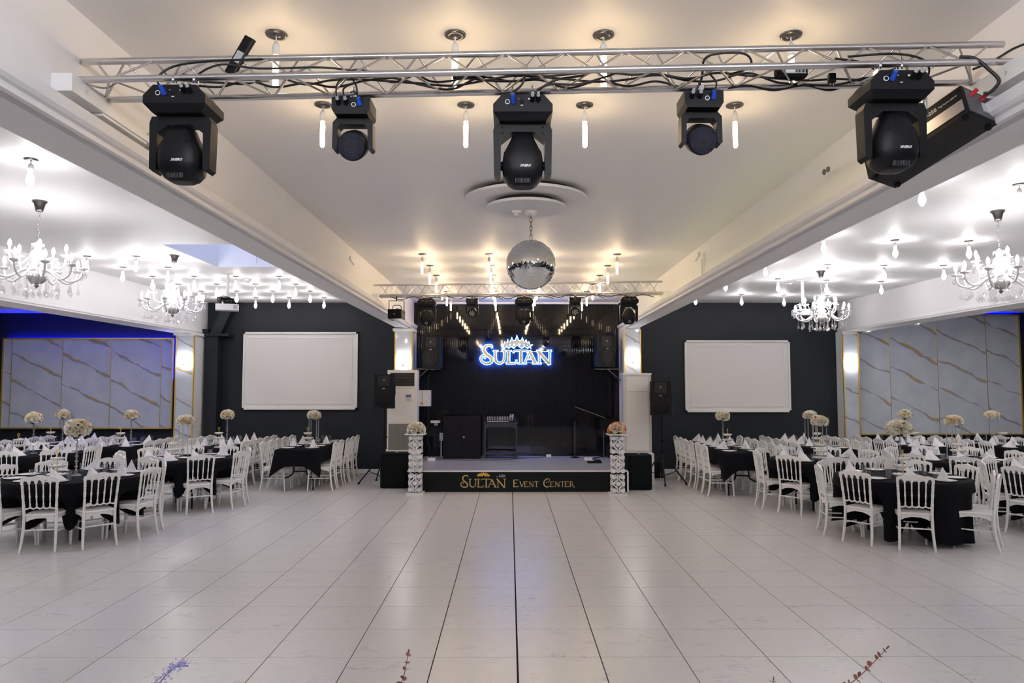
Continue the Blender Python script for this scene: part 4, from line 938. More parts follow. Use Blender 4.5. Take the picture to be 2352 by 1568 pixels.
spk((-1.655, 15.62, 2.33), radians(-9), 'black loudspeaker on a wall bracket beside the pillar above the louvred air conditioner')
spk((2.04, 15.62, 2.35), radians(16), 'black loudspeaker on a wall bracket arm beside the sign, near the panelled cabinet')
for x, s_, lab in ((-1.7, -1, 'louvred air conditioner'), (2.06, 1, 'panelled cabinet')):
    t = thing('wall_bracket', 'dark steel wall bracket under the loudspeaker above the ' + lab, 'bracket', (x, 15.65, 2.32))
    put('shelf_bar', MB().box((0.1 * s_, 0, -0.01), (0.62, 0.04, 0.02)), DSTEEL, t); put('strut', MB().cyl((0.38 * s_, 0.02, -0.28), (0.08 * s_, 0.0, -0.02), 0.012, n=6), DSTEEL, t)
    put('wall_arm', MB().box((0, 0.23, -0.01), (0.05, 0.44, 0.02)), DSTEEL, t)
# subwoofers
def sub(x0, x1, y0, y1, h, label):
    t = thing('subwoofer', label, 'subwoofer', ((x0 + x1) / 2, (y0 + y1) / 2, 0)); w, d = x1 - x0, y1 - y0
    put('cabinet', MB().prism_xy(rrect(w / 2, d / 2, 0.05, 3), 0.012, h), BLKFELT, t)
    put('front_grille', MB().box((0, -d / 2 - 0.006, h / 2), (w - 0.12, 0.016, h - 0.08)), BLKFELT, t)
    put('top_socket', MB().cyl((0.02, 0, h), (0.02, 0, h + 0.006), 0.03, n=14), GREYP, t)
    for a in (-1, 1):
        for c in (-1, 1): put('foot', MB().cyl((a * (w / 2 - .06), c * (d / 2 - .06), 0), (a * (w / 2 - .06), c * (d / 2 - .06), 0.014), 0.02, n=8), BLKM, t)
sub(-2.47, -1.93, 13.86, 14.32, 0.66, 'black carpeted subwoofer box in front of the louvred air conditioner')
sub(2.22, 2.68, 13.62, 14.15, 0.645, 'black carpeted subwoofer box in front of the panelled upright cabinet')
# air conditioners on white plinths
struct('plinth', MB().box((-2.23, 15.12, 0.28), (0.70, 0.46, 0.56)), WHITE); struct('plinth', MB().box((2.64, 15.12, 0.28), (0.66, 0.46, 0.56)), WHITE)
t = thing('floor_air_conditioner', 'tall white floor standing air conditioner with black louvres and grey intake grille', 'air conditioner', (-2.225, 15.15, 0.56))
put('body', MB().box((0, 0, 0.86), (0.62, 0.30, 1.71)), WPLAST, t)
put('outlet', MB().box((0, -0.153, 1.52), (0.50, 0.008, 0.27)), mat('deep_black', (0.004, 0.004, 0.004), 0.6), t)
for i in range(8): put('louvre', MB().box((0, -0.160, 1.41 + i * 0.031), (0.49, 0.012, 0.008)), mat('louvre_grey', (0.10, 0.10, 0.09), 0.4), t)
put('seam', MB().box((0, -0.151, 1.33), (0.60, 0.003, 0.006)).box((0, -0.151, 0.62), (0.60, 0.003, 0.008)), GREYP, t)
c = put('control_panel', MB().box((0.13, -0.154, 1.15), (0.12, 0.008, 0.14)), mat('panel_grey', (0.62, 0.61, 0.62), 0.4), t)
put('display', MB().box((0.13, -0.159, 1.18), (0.10, 0.003, 0.045)), mat('blue_display', (0.12, 0.17, 0.35), 0.2), c)
put('intake_grille', MB().box((-0.02, -0.153, 0.33), (0.52, 0.008, 0.54)), mat('intake_grey', (0.20, 0.195, 0.185), 0.6, bump=0.6, scale=90), t)
for i in range(14): put('grille_bar', MB().box((-0.02, -0.158, 0.09 + i * 0.037), (0.52, 0.006, 0.008)), mat('intake_bar_grey', (0.30, 0.295, 0.28), 0.6), t)
for x in (-0.17, -0.02, 0.13): put('grille_rib', MB().box((x, -0.160, 0.33), (0.006, 0.006, 0.54)), mat('intake_bar_grey', (0.30, 0.295, 0.28), 0.6), t)
put('foot_plate', MB().box((-0.02, -0.02, 0.03), (0.68, 0.36, 0.06)), WPLAST, t)
t = thing('upright_cabinet', 'tall white upright air conditioner with plain glossy front panels on a white plinth', 'air conditioner', (2.655, 15.15, 0.56))
put('body', MB().box((0, 0, 0.815), (0.58, 0.30, 1.63)), GREYP if False else mat('pale_silver_casing', (0.58, 0.57, 0.58), 0.35), t)
GLW = mat('glossy_white_panel', (0.78, 0.765, 0.76), 0.06, coat=0.6)
for z0, z1 in ((1.27, 1.58), (0.05, 1.26)): put('front_panel', MB().box((0.0, -0.158, (z0 + z1) / 2), (0.46, 0.02, z1 - z0)), GLW, t)
put('top_plate', MB().box((0, 0, 1.635), (0.60, 0.32, 0.03)), WPLAST, t)
t = thing('fuse_box', 'small white wall box with yellow warning sticker beside the air conditioner', 'electrical box', (-1.88, 16.03, 1.50))
put('door', MB().box((0, -0.02, 0.175), (0.28, 0.16, 0.35)), WPLAST, t); put('seam', MB().box((-0.03, -0.102, 0.175), (0.005, 0.004, 0.35)), mat('dark_seam', (0.1, 0.1, 0.1), 0.5), t)
put('sticker', MB().cyl((-0.06, -0.1, 0.06), (-0.06, -0.104, 0.06), 0.03, n=12), mat('yellow_sticker', (0.65, 0.45, 0.02), 0.5), t)
put('latch', MB().box((0.115, -0.102, 0.17), (0.012, 0.006, 0.04)), GREYP, t)
# equipment on the stage
DKB = mat('dark_navy_cabinet', (0.006, 0.006, 0.011), 0.5, bump=0.1, scale=120, spec=0.2)
t = thing('equipment_cabinet', 'black two door equipment cabinet standing on the stage', 'cabinet', (-1.02, 15.72, 0.393))
put('body', MB().box((0, 0, 0.45), (0.80, 0.40, 0.90)), DKB, t)
for x in (-0.198, 0.198): put('door', MB().box((x, -0.206, 0.45), (0.385, 0.014, 0.84)), DKB, t)
put('lock', MB().cyl((0.045, -0.213, 0.46), (0.045, -0.222, 0.46), 0.02, n=12).cyl((0.045, -0.222, 0.46), (0.045, -0.225, 0.46), 0.01, n=10), SILVER, t)
t = thing('arched_stand', 'dark arched metal stand carrying the mixing console', 'stand', (-0.185, 15.7, 0.393))
DG = mat('dark_grey_metal', (0.045, 0.045, 0.052), 0.35, metal=0.5)
arch = [(-0.35, 0), (-0.32, 0), (-0.32, 0.58)] + [(-0.32 + 0.10 * (1 - cos(a)), 0.58 + 0.10 * sin(a)) for a in [radians(q) for q in (15, 30, 45, 60, 75, 90)]] + [(0.22 + 0.10 * sin(a), 0.58 + 0.10 * cos(a)) for a in [radians(q) for q in (0, 15, 30, 45, 60, 75, 90)]] + [(0.32, 0), (0.35, 0), (0.35, 0.74), (-0.35, 0.74)]
for y in (-0.2, 0.17): put('frame_panel', MB().prism_xz(arch, y, y + 0.03), DG, t)
put('table_top', MB().box((0, 0, 0.755), (0.72, 0.44, 0.03)), DG, t); put('lower_shelf', MB().box((0, 0, 0.12), (0.66, 0.36, 0.03)), DG, t)
t = thing('mixing_console', 'black mixing console with rows of pale knobs on the arched stand', 'mixer', (-0.185, 15.68, 1.164))
put('chassis', MB().add([(-.33, -.2, 0), (.33, -.2, 0), (.33, .2, 0), (-.33, .2, 0), (-.33, -.2, .035), (.33, -.2, .035), (.33, .2, .11), (-.33, .2, .11)], [(3, 2, 1, 0), (4, 5, 6, 7), (0, 1, 5, 4), (1, 2, 6, 5), (2, 3, 7, 6), (3, 0, 4, 7)]), BLK, t)
kn = MB().cyl((0, 0, 0), (0, 0, 0.016), 0.008, n=6).mesh('knob'); kn.materials.append(GREYP)
for i in range(16):
    for j in range(7): put('knob', kn, None, t, (-0.29 + i * 0.036, -0.15 + j * 0.05, 0.045 + 0.0094 * j))
put('front_strip', MB().box((-0.06, -0.203, 0.025), (0.46, 0.008, 0.02)), mat('pale_strip', (0.35, 0.36, 0.42), 0.4), t)
for i in range(4): put('jack_plug', MB().cyl((0.2 + i * .025, .17, .1), (0.2 + i * .025, .19, .16), .006, n=6), SILVER, t)
# music stand, boom, small floor items
t = thing('music_stand', 'black music stand with boom arm at the edge of the stage', 'music stand', (2.02, 15.55, 0.393))
put('pole', MB().cyl((0, 0, 0.03), (0, 0, 0.62), 0.012, n=8), DSTEEL, t)
put('desk', MB().box((0.12, 0, 0.70), (0.40, 0.02, 0.30)), BLKM, t)
put('boom_arm', MB().cyl((0.05, 0.0, 0.86), (-0.62, 0.05, 1.11), 0.009, n=6), DSTEEL, t)
put('base_tripod', MB().cyl((0, 0, 0.06), (-0.25, -0.12, 0.01), 0.01, n=6).cyl((0, 0, 0.06), (0.2, -0.15, 0.01), 0.01, n=6).cyl((0, 0, 0.06), (0, 0.25, 0.01), 0.01, n=6), BLKM, t)
t = thing('microphone_stand', 'thin dark microphone stand in front of the fluted wall', 'microphone stand', (1.42, 15.75, 0.393))
put('pole', MB().cyl((0, 0, 0.02), (0, 0, 0.78), 0.009, n=6), DSTEEL, t); put('round_base', MB().lathe([(0, 0.03), (0.03, 0.03), (0.11, 0.008), (0.11, 0), (0, 0)][::-1], 14), BLKM, t)
t = thing('pedal_board', 'low black pedal with cable at the stage edge', 'pedal', (1.72, 14.7, 0.393))
put('plate', MB().box((0, 0, 0.015), (0.28, 0.2, 0.03)), BLKM, t); put('pedal', MB().box((0.06, -0.02, 0.045), (0.12, 0.14, 0.03)), BLK, t)
for x, y, w_, lab in ((0.86, 15.95, 0.11, 'white power strip on the stage floor beside the arched stand'), (1.66, 15.3, 0.17, 'white power strip on the stage floor beside the pedal')):
    t = thing('power_strip', lab, 'power strip', (x, y, 0.393)); put('case', MB().box((0, 0, 0.025), (w_, 0.06, 0.05), bev=0.01), WPLAST, t); put('outlet', MB().cyl((0, -0.03, 0.025), (0, -0.032, 0.025), 0.016, n=10), GREYP, t)
t = thing('power_strip', 'white extension block with plugs on the stage beside the column stand', 'power strip', (-1.62, 15.1, 0.393))
put('case', MB().box((0, 0, 0.035), (0.16, 0.06, 0.07), bev=0.012), WPLAST, t); put('plug', MB().box((-.04, 0, 0.08), (.03, .03, .03)).box((.04, 0, 0.08), (.03, .03, .03)), BLKM, t)
t = thing('wall_outlet', 'white triple outlet with conduit beside the equipment cabinet', 'socket', (-1.50, 15.95, 0.55))
put('plate', MB().box((0, 0, 0.28), (0.07, 0.06, 0.17)), WPLAST, t)
for z in (.23, .28, .33): put('outlet', MB().cyl((0, -.03, z), (0, -.033, z), .018, n=10), GREYP, t)
put('conduit', MB().box((0, 0.01, 0.02), (0.025, 0.03, 0.36)), WPLAST, t)
t = thing('wall_shelf', 'small white bracket shelf on the fluted wall beside the equipment cabinet', 'shelf', (-1.63, 15.95, 1.14))
put('board', MB().box((0, 0, 0.02), (0.20, 0.14, 0.05)), WPLAST, t); put('bracket', MB().box((0.01, 0.03, -0.04), (0.08, 0.06, 0.05)), WPLAST, t)
tag(put('cable', MB().tube(spline([(-1.6, 15.2, .40), (-1.3, 15.25, .402), (-.95, 15.2, .40), (-.6, 15.2, .402), (-.2, 15.25, .40), (.3, 15.6, .402), (.8, 15.9, .40)], 5), .006, 5), CABLE), 'black cable lying across the back of the stage floor', 'cable')

t = thing('waste_bin', 'small black waste bin behind the subwoofer near the tripod stand', 'bin', (3.12, 15.45, 0))
put('bucket', MB().lathe([(0.085, 0.0), (0.11, 0.30), (0.102, 0.30), (0.078, 0.01), (0.0, 0.01)], 18), BLKM, t); put('rim', MB().tube([(0.108 * cos(2 * pi * k / 18), 0.108 * sin(2 * pi * k / 18), 0.30) for k in range(18)], 0.006, 5, closed=True), BLKM, t)

# ================================================================ FLOWERS
ROSES = [mat('cream_rose', (0.92, 0.85, 0.68), 0.6, var=0.05, scale=60), mat('ivory_rose', (0.95, 0.93, 0.86), 0.6, var=0.04, scale=60), mat('peach_rose', (0.88, 0.70, 0.50), 0.6, var=0.08, scale=60), mat('coral_rose', (0.80, 0.26, 0.12), 0.6, var=0.12, scale=60)]
LEAF = mat('dark_green_leaf', (0.05, 0.09, 0.03), 0.5, var=0.3, scale=40)
def rose_mesh(m_):
    b = MB(); rnd = random.Random(2)
    for L_, (r, z0, z1, n, op) in enumerate(((0.40, 0.0, 0.95, 3, 0.05), (0.68, -0.12, 0.82, 4, 0.14), (1.0, -0.3, 0.55, 5, 0.30))):
        for k in range(n):
            a0 = 2 * pi * (k + 0.37 * L_) / n; da = 2 * pi / n * 0.68
            vs = []
            for i in range(5):
                a = a0 + da * (i - 2) / 2
                for z, rr in ((z0, r * 0.55), ((z0 + z1) / 2, r * (1.0)), (z1 - 0.14 * abs(i - 2) ** 1.5 * 0.6, r * (1.0 + op))):
                    vs.append((rr * cos(a), rr * sin(a), z))
            b.add(vs, [(i * 3 + j, (i + 1) * 3 + j, (i + 1) * 3 + j + 1, i * 3 + j + 1) for i in range(4) for j in range(2)], True)
    b.sphere((0, 0, 0.15), 0.36, 6, 4)
    me = b.mesh('rose'); me.materials.append(m_); return me
RM = [rose_mesh(m_) for m_ in ROSES]
lf = MB().add([(0, 0, 0), (0.35, 0.3, 0.12), (0, 1, 0.0), (-0.35, 0.3, 0.12), (0, 0.45, 0)], [(0, 1, 4), (1, 2, 4), (2, 3, 4), (3, 0, 4)], True).mesh('leaf'); lf.materials.append(LEAF)
def bouquet(t, c, rx, rz, n, sd, size=0.042, coral=0.0, peach=0.14, flat_=0.0):
    rnd = random.Random(sd); c = Vector(c)
    put('foliage_core', MB().sphere(c, rx * 0.8, 12, 8, sz=rz / rx), LEAF, t)
    g = pi * (3 - sqrt(5))
    for i in range(n):
        u = 1 - (i + 0.5) / n * (1.55 - flat_); u = max(-0.75, min(1, u)); s_ = sqrt(max(0, 1 - u * u)); a = g * i + sd
        d = Vector((s_ * cos(a), s_ * sin(a), u)); p = c + Vector((d.x * rx, d.y * rx, d.z * rz)) * rnd.uniform(0.9, 1.02)
        q = rnd.random(); k = 3 if q < coral else 2 if q < coral + peach else 0 if q < 0.60 else 1
        o = put('rose', RM[k], None, t, p); o.rotation_euler = d.to_track_quat('Z', 'Y').to_euler(); sc_ = size * rnd.uniform(0.8, 1.15); o.scale = (sc_, sc_, sc_)
    for i in range(14):
        a = rnd.uniform(0, 2 * pi); u = rnd.uniform(-.6, .7); s_ = sqrt(1 - u * u); d = Vector((s_ * cos(a), s_ * sin(a), u))
        o = put('leaf', lf, None, t, c + Vector((d.x * rx, d.y * rx, d.z * rz)) * 0.98); o.rotation_euler = d.to_track_quat('Y', 'Z').to_euler(); o.scale = (0.05, 0.07, 0.05)
def centrepiece(x, y, kind, label, sd, z0=0.772, H=0.55, big=1.0):
    t = thing('flower_centrepiece', label, 'centrepiece', (x, y, z0))
    if kind == 'crystal':
        prof = [(0.0, 0.0), (0.065, 0.0), (0.06, 0.012), (0.02, 0.03)]; z = 0.03; i = 0
        while z < H - 0.05:
            hh = 0.042 if i % 2 == 0 else 0.026; r = 0.021 if i % 2 == 0 else 0.013
            prof += [(0.008, z), (r, z + hh * 0.35), (r, z + hh * 0.65), (0.008, z + hh)]; z += hh; i += 1
        put('bead_stem', MB().lathe(prof + [(0.0, z)], 10, smooth=False), CRYSTAL, t)
        put('steel_rod', MB().cyl((0, 0, 0.01), (0, 0, H - 0.03), 0.005, n=6), CHROME, t)
        put('cup', MB().lathe([(0.0, H - 0.05), (0.03, H - 0.045), (0.09, H - 0.01), (0.095, H), (0.0, H)], 14), SILVER, t)
        bouquet(t, (0, 0, H + 0.055 * big), 0.115 * big, 0.088 * big, 36, sd, 0.036 * big)
    else:
        for a in (-1, 1):
            for c in (-1, 1): put('acrylic_rod', MB().cyl((a * 0.075, c * 0.075, 0.0), (a * 0.075, c * 0.075, H), 0.009, n=8), ACRYL, t)
        put('base_plate', MB().box((0, 0, 0.004), (0.2, 0.2, 0.008)), ACRYL, t); put('top_plate', MB().box((0, 0, H), (0.2, 0.2, 0.01)), MILK, t)
        bouquet(t, (0, 0, H + 0.05), 0.118, 0.075, 36, sd, 0.036, flat_=0.15)
    return t

# scrollwork column stands beside the stage
SCW = mat('white_lacquered_scrollwork', (0.82, 0.81, 0.82), 0.3)
def column(x, y, label, blabel, sd, coral):
    t = thing('column_stand', label, 'plant stand', (x, y, 0))
    put('foot_plate', MB().box((0, 0, 0.014), (0.31, 0.31, 0.028)), SCW, t); put('top_plate', MB().box((0, 0, 1.075), (0.36, 0.36, 0.02)), SCW, t)
    def curl(sx, up, z):
        p = []
        for q in range(0, 300, 30):
            a = radians(q); r = 0.032 * (0.35 + 0.65 * q / 300); p.append((sx * (0.085 + r * cos(a) * -1), z + up * r * sin(a) * 1.0))
        return p
    for f in range(4):
        M = Matrix.Rotation(pi / 2 * f, 4, 'Z') @ Matrix.Translation((0, -0.108, 0)) @ Matrix.Diagonal((0.88, 0.8, 1, 1))
        b = MB()
        for k in range(3):
            zc = 0.20 + 0.345 * k
            for sx in (-1, 1):
                pts = [(sx * .06, zc + .125), (sx * .085, zc + .145), (sx * .108, zc + .128), (sx * .10, zc + .10), (sx * .07, zc + .098), (sx * .035, zc + .128), (sx * .02, zc + .10), (sx * .03, zc + .065), (sx * .075, zc + .03), (sx * .112, zc), (sx * .075, zc - .03), (sx * .03, zc - .065), (sx * .02, zc - .10), (sx * .035, zc - .128), (sx * .07, zc - .098), (sx * .10, zc - .10), (sx * .108, zc - .128), (sx * .085, zc - .145), (sx * .06, zc - .125)]
                ribbon(b, pts, 0.024, -0.014, 0.014, 0, 4)
                b.lathe([(0, -0.016), (0.019, -0.012), (0.019, 0.012), (0, 0.016)], 12, M=Matrix.Translation((sx * .082, 0, zc + .118)) @ Matrix.Rotation(radians(90), 4, 'X'))
                b.lathe([(0, -0.016), (0.019, -0.012), (0.019, 0.012), (0, 0.016)], 12, M=Matrix.Translation((sx * .082, 0, zc - .118)) @ Matrix.Rotation(radians(90), 4, 'X'))
            b.box((0, 0, zc), (0.085, 0.02, 0.07)).box((0, 0, zc + 0.14), (0.05, 0.02, 0.02)).box((0, 0, zc - 0.14), (0.05, 0.02, 0.02))
            b.box((0, 0, zc), (0.21, 0.008, 0.012))
        b2 = MB(); b2.add(b.v, b.f, False, M); put('scroll_panel', b2, SCW, t)
    b = thing('rose_arrangement', blabel, 'flowers', (x, y, 1.085))
    bouquet(b, (0, 0, 0.06), 0.13, 0.12, 24, sd, 0.052, coral, 0.2, 0.35)
column(-1.705, 13.22, 'white scrollwork column stand beside the stage, in front of the louvred air conditioner', 'low cream rose arrangement on the column near the louvred air conditioner', 3, 0.0)
column(1.945, 13.10, 'white scrollwork column stand beside the stage, next to the panelled cabinet', 'low rose arrangement with a coral rose on the column near the panelled cabinet', 9, 0.09)

# ================================================================ CHAIRS
def make_chair():
    t = thing('banquet_chair', 'white spindle back banquet chair', 'chair')
    def by(z): return -0.195 - max(0.0, z - 0.44) * 0.13       # rake of the back
    # seat: trapezoid with rounded corners and aprons
    n = 3; o2 = []
    for cx, cy_, r, a0 in ((0.165, 0.185, 0.04, 0), (-0.165, 0.185, 0.04, 90), (-0.145, -0.165, 0.035, 180), (0.145, -0.165, 0.035, 270)):
        for i in range(n + 1): a = radians(a0 + 90 * i / n); o2.append((cx + r * cos(a), cy_ + r * sin(a)))
    inn = [(x * 0.93, y * 0.93) for x, y in o2]
    b = MB().rings([[(x, y, 0.418) for x, y in inn], [(x, y, 0.424) for x, y in o2], [(x, y, 0.438) for x, y in o2], [(x, y, 0.446) for x, y in inn]], False)
    put('seat', b, CHAIR, t)
    ap = lambda L: [(-L, 0.42), (-L, 0.355), (-L * 0.75, 0.375), (-L * 0.3, 0.392), (L * 0.3, 0.392), (L * 0.75, 0.375), (L, 0.355), (L, 0.42)]
    put('apron', MB().prism_xz(ap(0.165), -0.008, 0.008, Matrix.Translation((0, 0.195, 0))).prism_xz(ap(0.15), -0.008, 0.008, Matrix.Translation((0, -0.178, 0)))
        .prism_xz(ap(0.175), -0.008, 0.008, Matrix.Translation((0.178, 0.01, 0)) @ Matrix.Rotation(radians(86), 4, 'Z')).prism_xz(ap(0.175), -0.008, 0.008, Matrix.Translation((-0.178, 0.01, 0)) @ Matrix.Rotation(radians(94), 4, 'Z')), CHAIR, t)
    for s_ in (-1, 1):
        b = MB().tube([(s_ * 0.19, -0.245, 0.0), (s_ * 0.181, -0.215, 0.12), (s_ * 0.174, -0.196, 0.27), (s_ * 0.172, -0.19, 0.42), (s_ * 0.175, by(0.54), 0.54)], [0.0145, 0.016, 0.0175, 0.018, 0.0165], 8)
        zs = [0.54, 0.56, 0.575, 0.585, 0.60, 0.61, 0.66, 0.71, 0.72, 0.735, 0.745, 0.79, 0.86]; rs = [0.0165, 0.0175, 0.012, 0.018, 0.0125, 0.0135, 0.017, 0.0135, 0.0175, 0.012, 0.017, 0.0145, 0.014]
        b.tube([(s_ * (0.175 + (z - 0.54) * 0.045), by(z), z) for z in zs], rs, 8)
        put('leg', b, CHAIR, t)
        put('leg', MB().tube([(s_ * 0.178, 0.225, 0.0), (s_ * 0.178, 0.212, 0.2), (s_ * 0.178, 0.196, 0.42)], [0.013, 0.0155, 0.018], 8), CHAIR, t)
    # crest rail and lower rail with arches, leaning with the back
    xs = [-0.188, -0.113, -0.038, 0.038, 0.113, 0.188]
    low = []
    for a, c in zip(xs[:-1], xs[1:]):
        for i in range(6): q = i / 5; low.append((a + 0.008 + (c - a - 0.016) * q, 0.80 + 0.048 * sin(pi * q) ** 0.6))
    top = [(0.199, 0.815), (0.203, 0.855), (0.196, 0.872), (0.165, 0.877), (0.135, 0.887), (0.10, 0.884), (0.065, 0.893), (0.03, 0.903), (0, 0.906), (-0.03, 0.903), (-0.065, 0.893), (-0.10, 0.884), (-0.135, 0.887), (-0.165, 0.877), (-0.196, 0.872), (-0.203, 0.855), (-0.199, 0.815)]
    Mb = Matrix(((1, 0, 0, 0), (0, 1, -0.13, -0.195 + 0.44 * 0.13), (0, 0, 1, 0), (0, 0, 0, 1)))
    def strip(poly_lo, poly_hi, y0, y1):
        # quad strip between two polylines, extruded
        b = MB(); n = len(poly_lo); vs = [(p[0], y, p[1]) for y in (y0, y1) for p in poly_lo + poly_hi]
        fs = []
        for i in range(n - 1):
            fs += [(i, i + 1, n + i + 1, n + i), (2 * n + i + 1, 2 * n + i, 3 * n + i, 3 * n + i + 1), (i + 1, i, 2 * n + i, 2 * n + i + 1), (n + i, n + i + 1, 3 * n + i + 1, 3 * n + i)]
        fs += [(0, n, 3 * n, 2 * n), (n - 1, 3 * n - 1, 4 * n - 1, 2 * n - 1)]
        return b.add(vs, fs, False, Mb)
    def topz(x):
        T = sorted(top); 
        for (a, za), (c, zc) in zip(T[:-1], T[1:]):
            if a <= x <= c and c > a: return za + (zc - za) * (x - a) / (c - a)
        return T[-1][1]
    lo = [(-0.203, 0.80)] + low + [(0.203, 0.80)]
    hi = [(x, max(z + 0.012, 0.862 if abs(x) > 0.195 else topz(x))) for x, z in lo]
    put('crest_rail', strip(lo, hi, -0.011, 0.011), CHAIR, t)
    lo2, hi2 = [], []
    for a, c in zip(xs[:-1], xs[1:]):
        for i in range(5):
            q = i / 5; x = (a + (c - a) * q) * 0.94; hi2.append((x, 0.545 - 0.028 * sin(pi * q) ** 0.6)); lo2.append((x, 0.506 + 0.006 * cos(2 * pi * q)))
    hi2.append((0.188 * .94, 0.545)); lo2.append((0.188 * .94, 0.512))
    put('lower_rail', strip(lo2, hi2, -0.009, 0.009), CHAIR, t)
    for x in xs[1:-1]:
        pr = [(0.53, .009), (0.55, .0085), (0.565, .011), (0.575, .007), (0.62, .008), (0.66, .0115), (0.675, .007), (0.685, .0105), (0.70, .007), (0.75, .0085), (0.79, .0075), (0.815, .008)]
        put('spindle', MB().tube([(x * (0.94 + (z - .53) * 0.21), by(z), z) for z, r in pr], [r for z, r in pr], 6), CHAIR, t)
    for z, (p, q) in ((0.26, ((-.174, -.197), (.174, -.197))), (0.27, ((-.178, .205), (.178, .205))), (0.235, ((.174, -.2), (.178, .208))), (0.235, ((-.174, -.2), (-.178, .208)))):
        a = Vector((*p, z)); c = Vector((*q, z)); pts = [a.lerp(c, s_) for s_ in (0, .15, .3, .34, .38, .5, .62, .66, .7, .85, 1)]
        put('stretcher', MB().tube(pts, [.008, .009, .0085, .0115, .0085, .0105, .0085, .0115, .0085, .009, .008], 6), CHAIR, t)
    return Maker(t)
chair = make_chair()

# ================================================================ TABLES
def make_plate():
    o = put('dinner_plate', MB().lathe([(0, 0.006), (0.07, 0.006), (0.085, 0.010), (0.128, 0.018), (0.132, 0.016), (0.09, 0.004), (0.07, 0.0), (0, 0)][::-1], 24), PORC); return o
plate = Maker(tag(make_plate(), 'white plate', 'plate'))
nv = [(-0.115, -0.045, 0), (0.085, -0.06, 0), (0.06, 0.085, 0.0), (0.065, 0.012, 0.165), (0.03, -0.03, 0.0), (0.0, 0.03, 0.06)]
napkin = Maker(tag(put('folded_napkin', MB().add(nv, [(0, 4, 3), (4, 1, 3), (1, 2, 3), (2, 5, 3), (2, 0, 5), (0, 3, 5), (0, 2, 1), (0, 1, 4)]), LINEN), 'napkin', 'napkin'))
gl = MB().lathe([(0.027, 0.0), (0.029, 0.004), (0.034, 0.115), (0.032, 0.115), (0.027, 0.012), (0.0, 0.012), (0.0, 0.0)][::-1], 12)
glass_ = Maker(tag(put('drinking_glass', gl, GLASS), 'glass', 'glass'))
def make_tier():
    t = thing('tiered_stand', 'tiered stand', 'serving stand')
    def tier(z, r): 
        n = 24; prof = []
        rings_ = []
        for k, (rr, zz) in enumerate(((0.0, z), (r * 0.75, z), (r, z + 0.022), (r * 1.01, z + 0.018), (r * 0.76, z - 0.008), (0.0, z - 0.008))):
            rings_.append([(rr * (1 + (0.05 * cos(12 * 2 * pi * i / n) if 1 < k < 4 else 0)) * cos(2 * pi * i / n), rr * (1 + (0.05 * cos(12 * 2 * pi * i / n) if 1 < k < 4 else 0)) * sin(2 * pi * i / n), zz + (0.006 * (i % 2) if 1 < k < 4 else 0)) for i in range(n)])
        return MB().rings(rings_[::-1], True, cap=False)
    put('tier_plate', tier(0.03, 0.125), PORC, t); put('tier_plate', tier(0.14, 0.105), PORC, t); put('tier_plate', tier(0.235, 0.08), PORC, t)
    put('foot', MB().lathe([(0.05, 0), (0.05, 0.006), (0.02, 0.024), (0, 0.024)], 12), PORC, t)
    put('gold_rod', MB().tube([(0, 0, 0.02), (0, 0, 0.32)], 0.006, 6), GOLD, t)
    put('ring_handle', MB().tube([(0.018 * cos(a), 0, 0.338 + 0.022 * sin(a)) for a in [2 * pi * k / 10 for k in range(10)]], 0.0045, 5, closed=True), GOLD, t)
    return Maker(t)
tier_ = make_tier()
ZT = 0.772
def table_legs(t, pts):
    for (a, c) in pts:
        put('leg_frame', MB().tube(spline([(*a, 0.74), (a[0], a[1], 0.34), ((a[0] + c[0]) / 2, (a[1] + c[1]) / 2, 0.25), (c[0], c[1], 0.20), (c[0], c[1], 0.0)], 4), 0.014, 7), BLK, t)
def wrap(a): return (a + pi) % (2 * pi) - pi
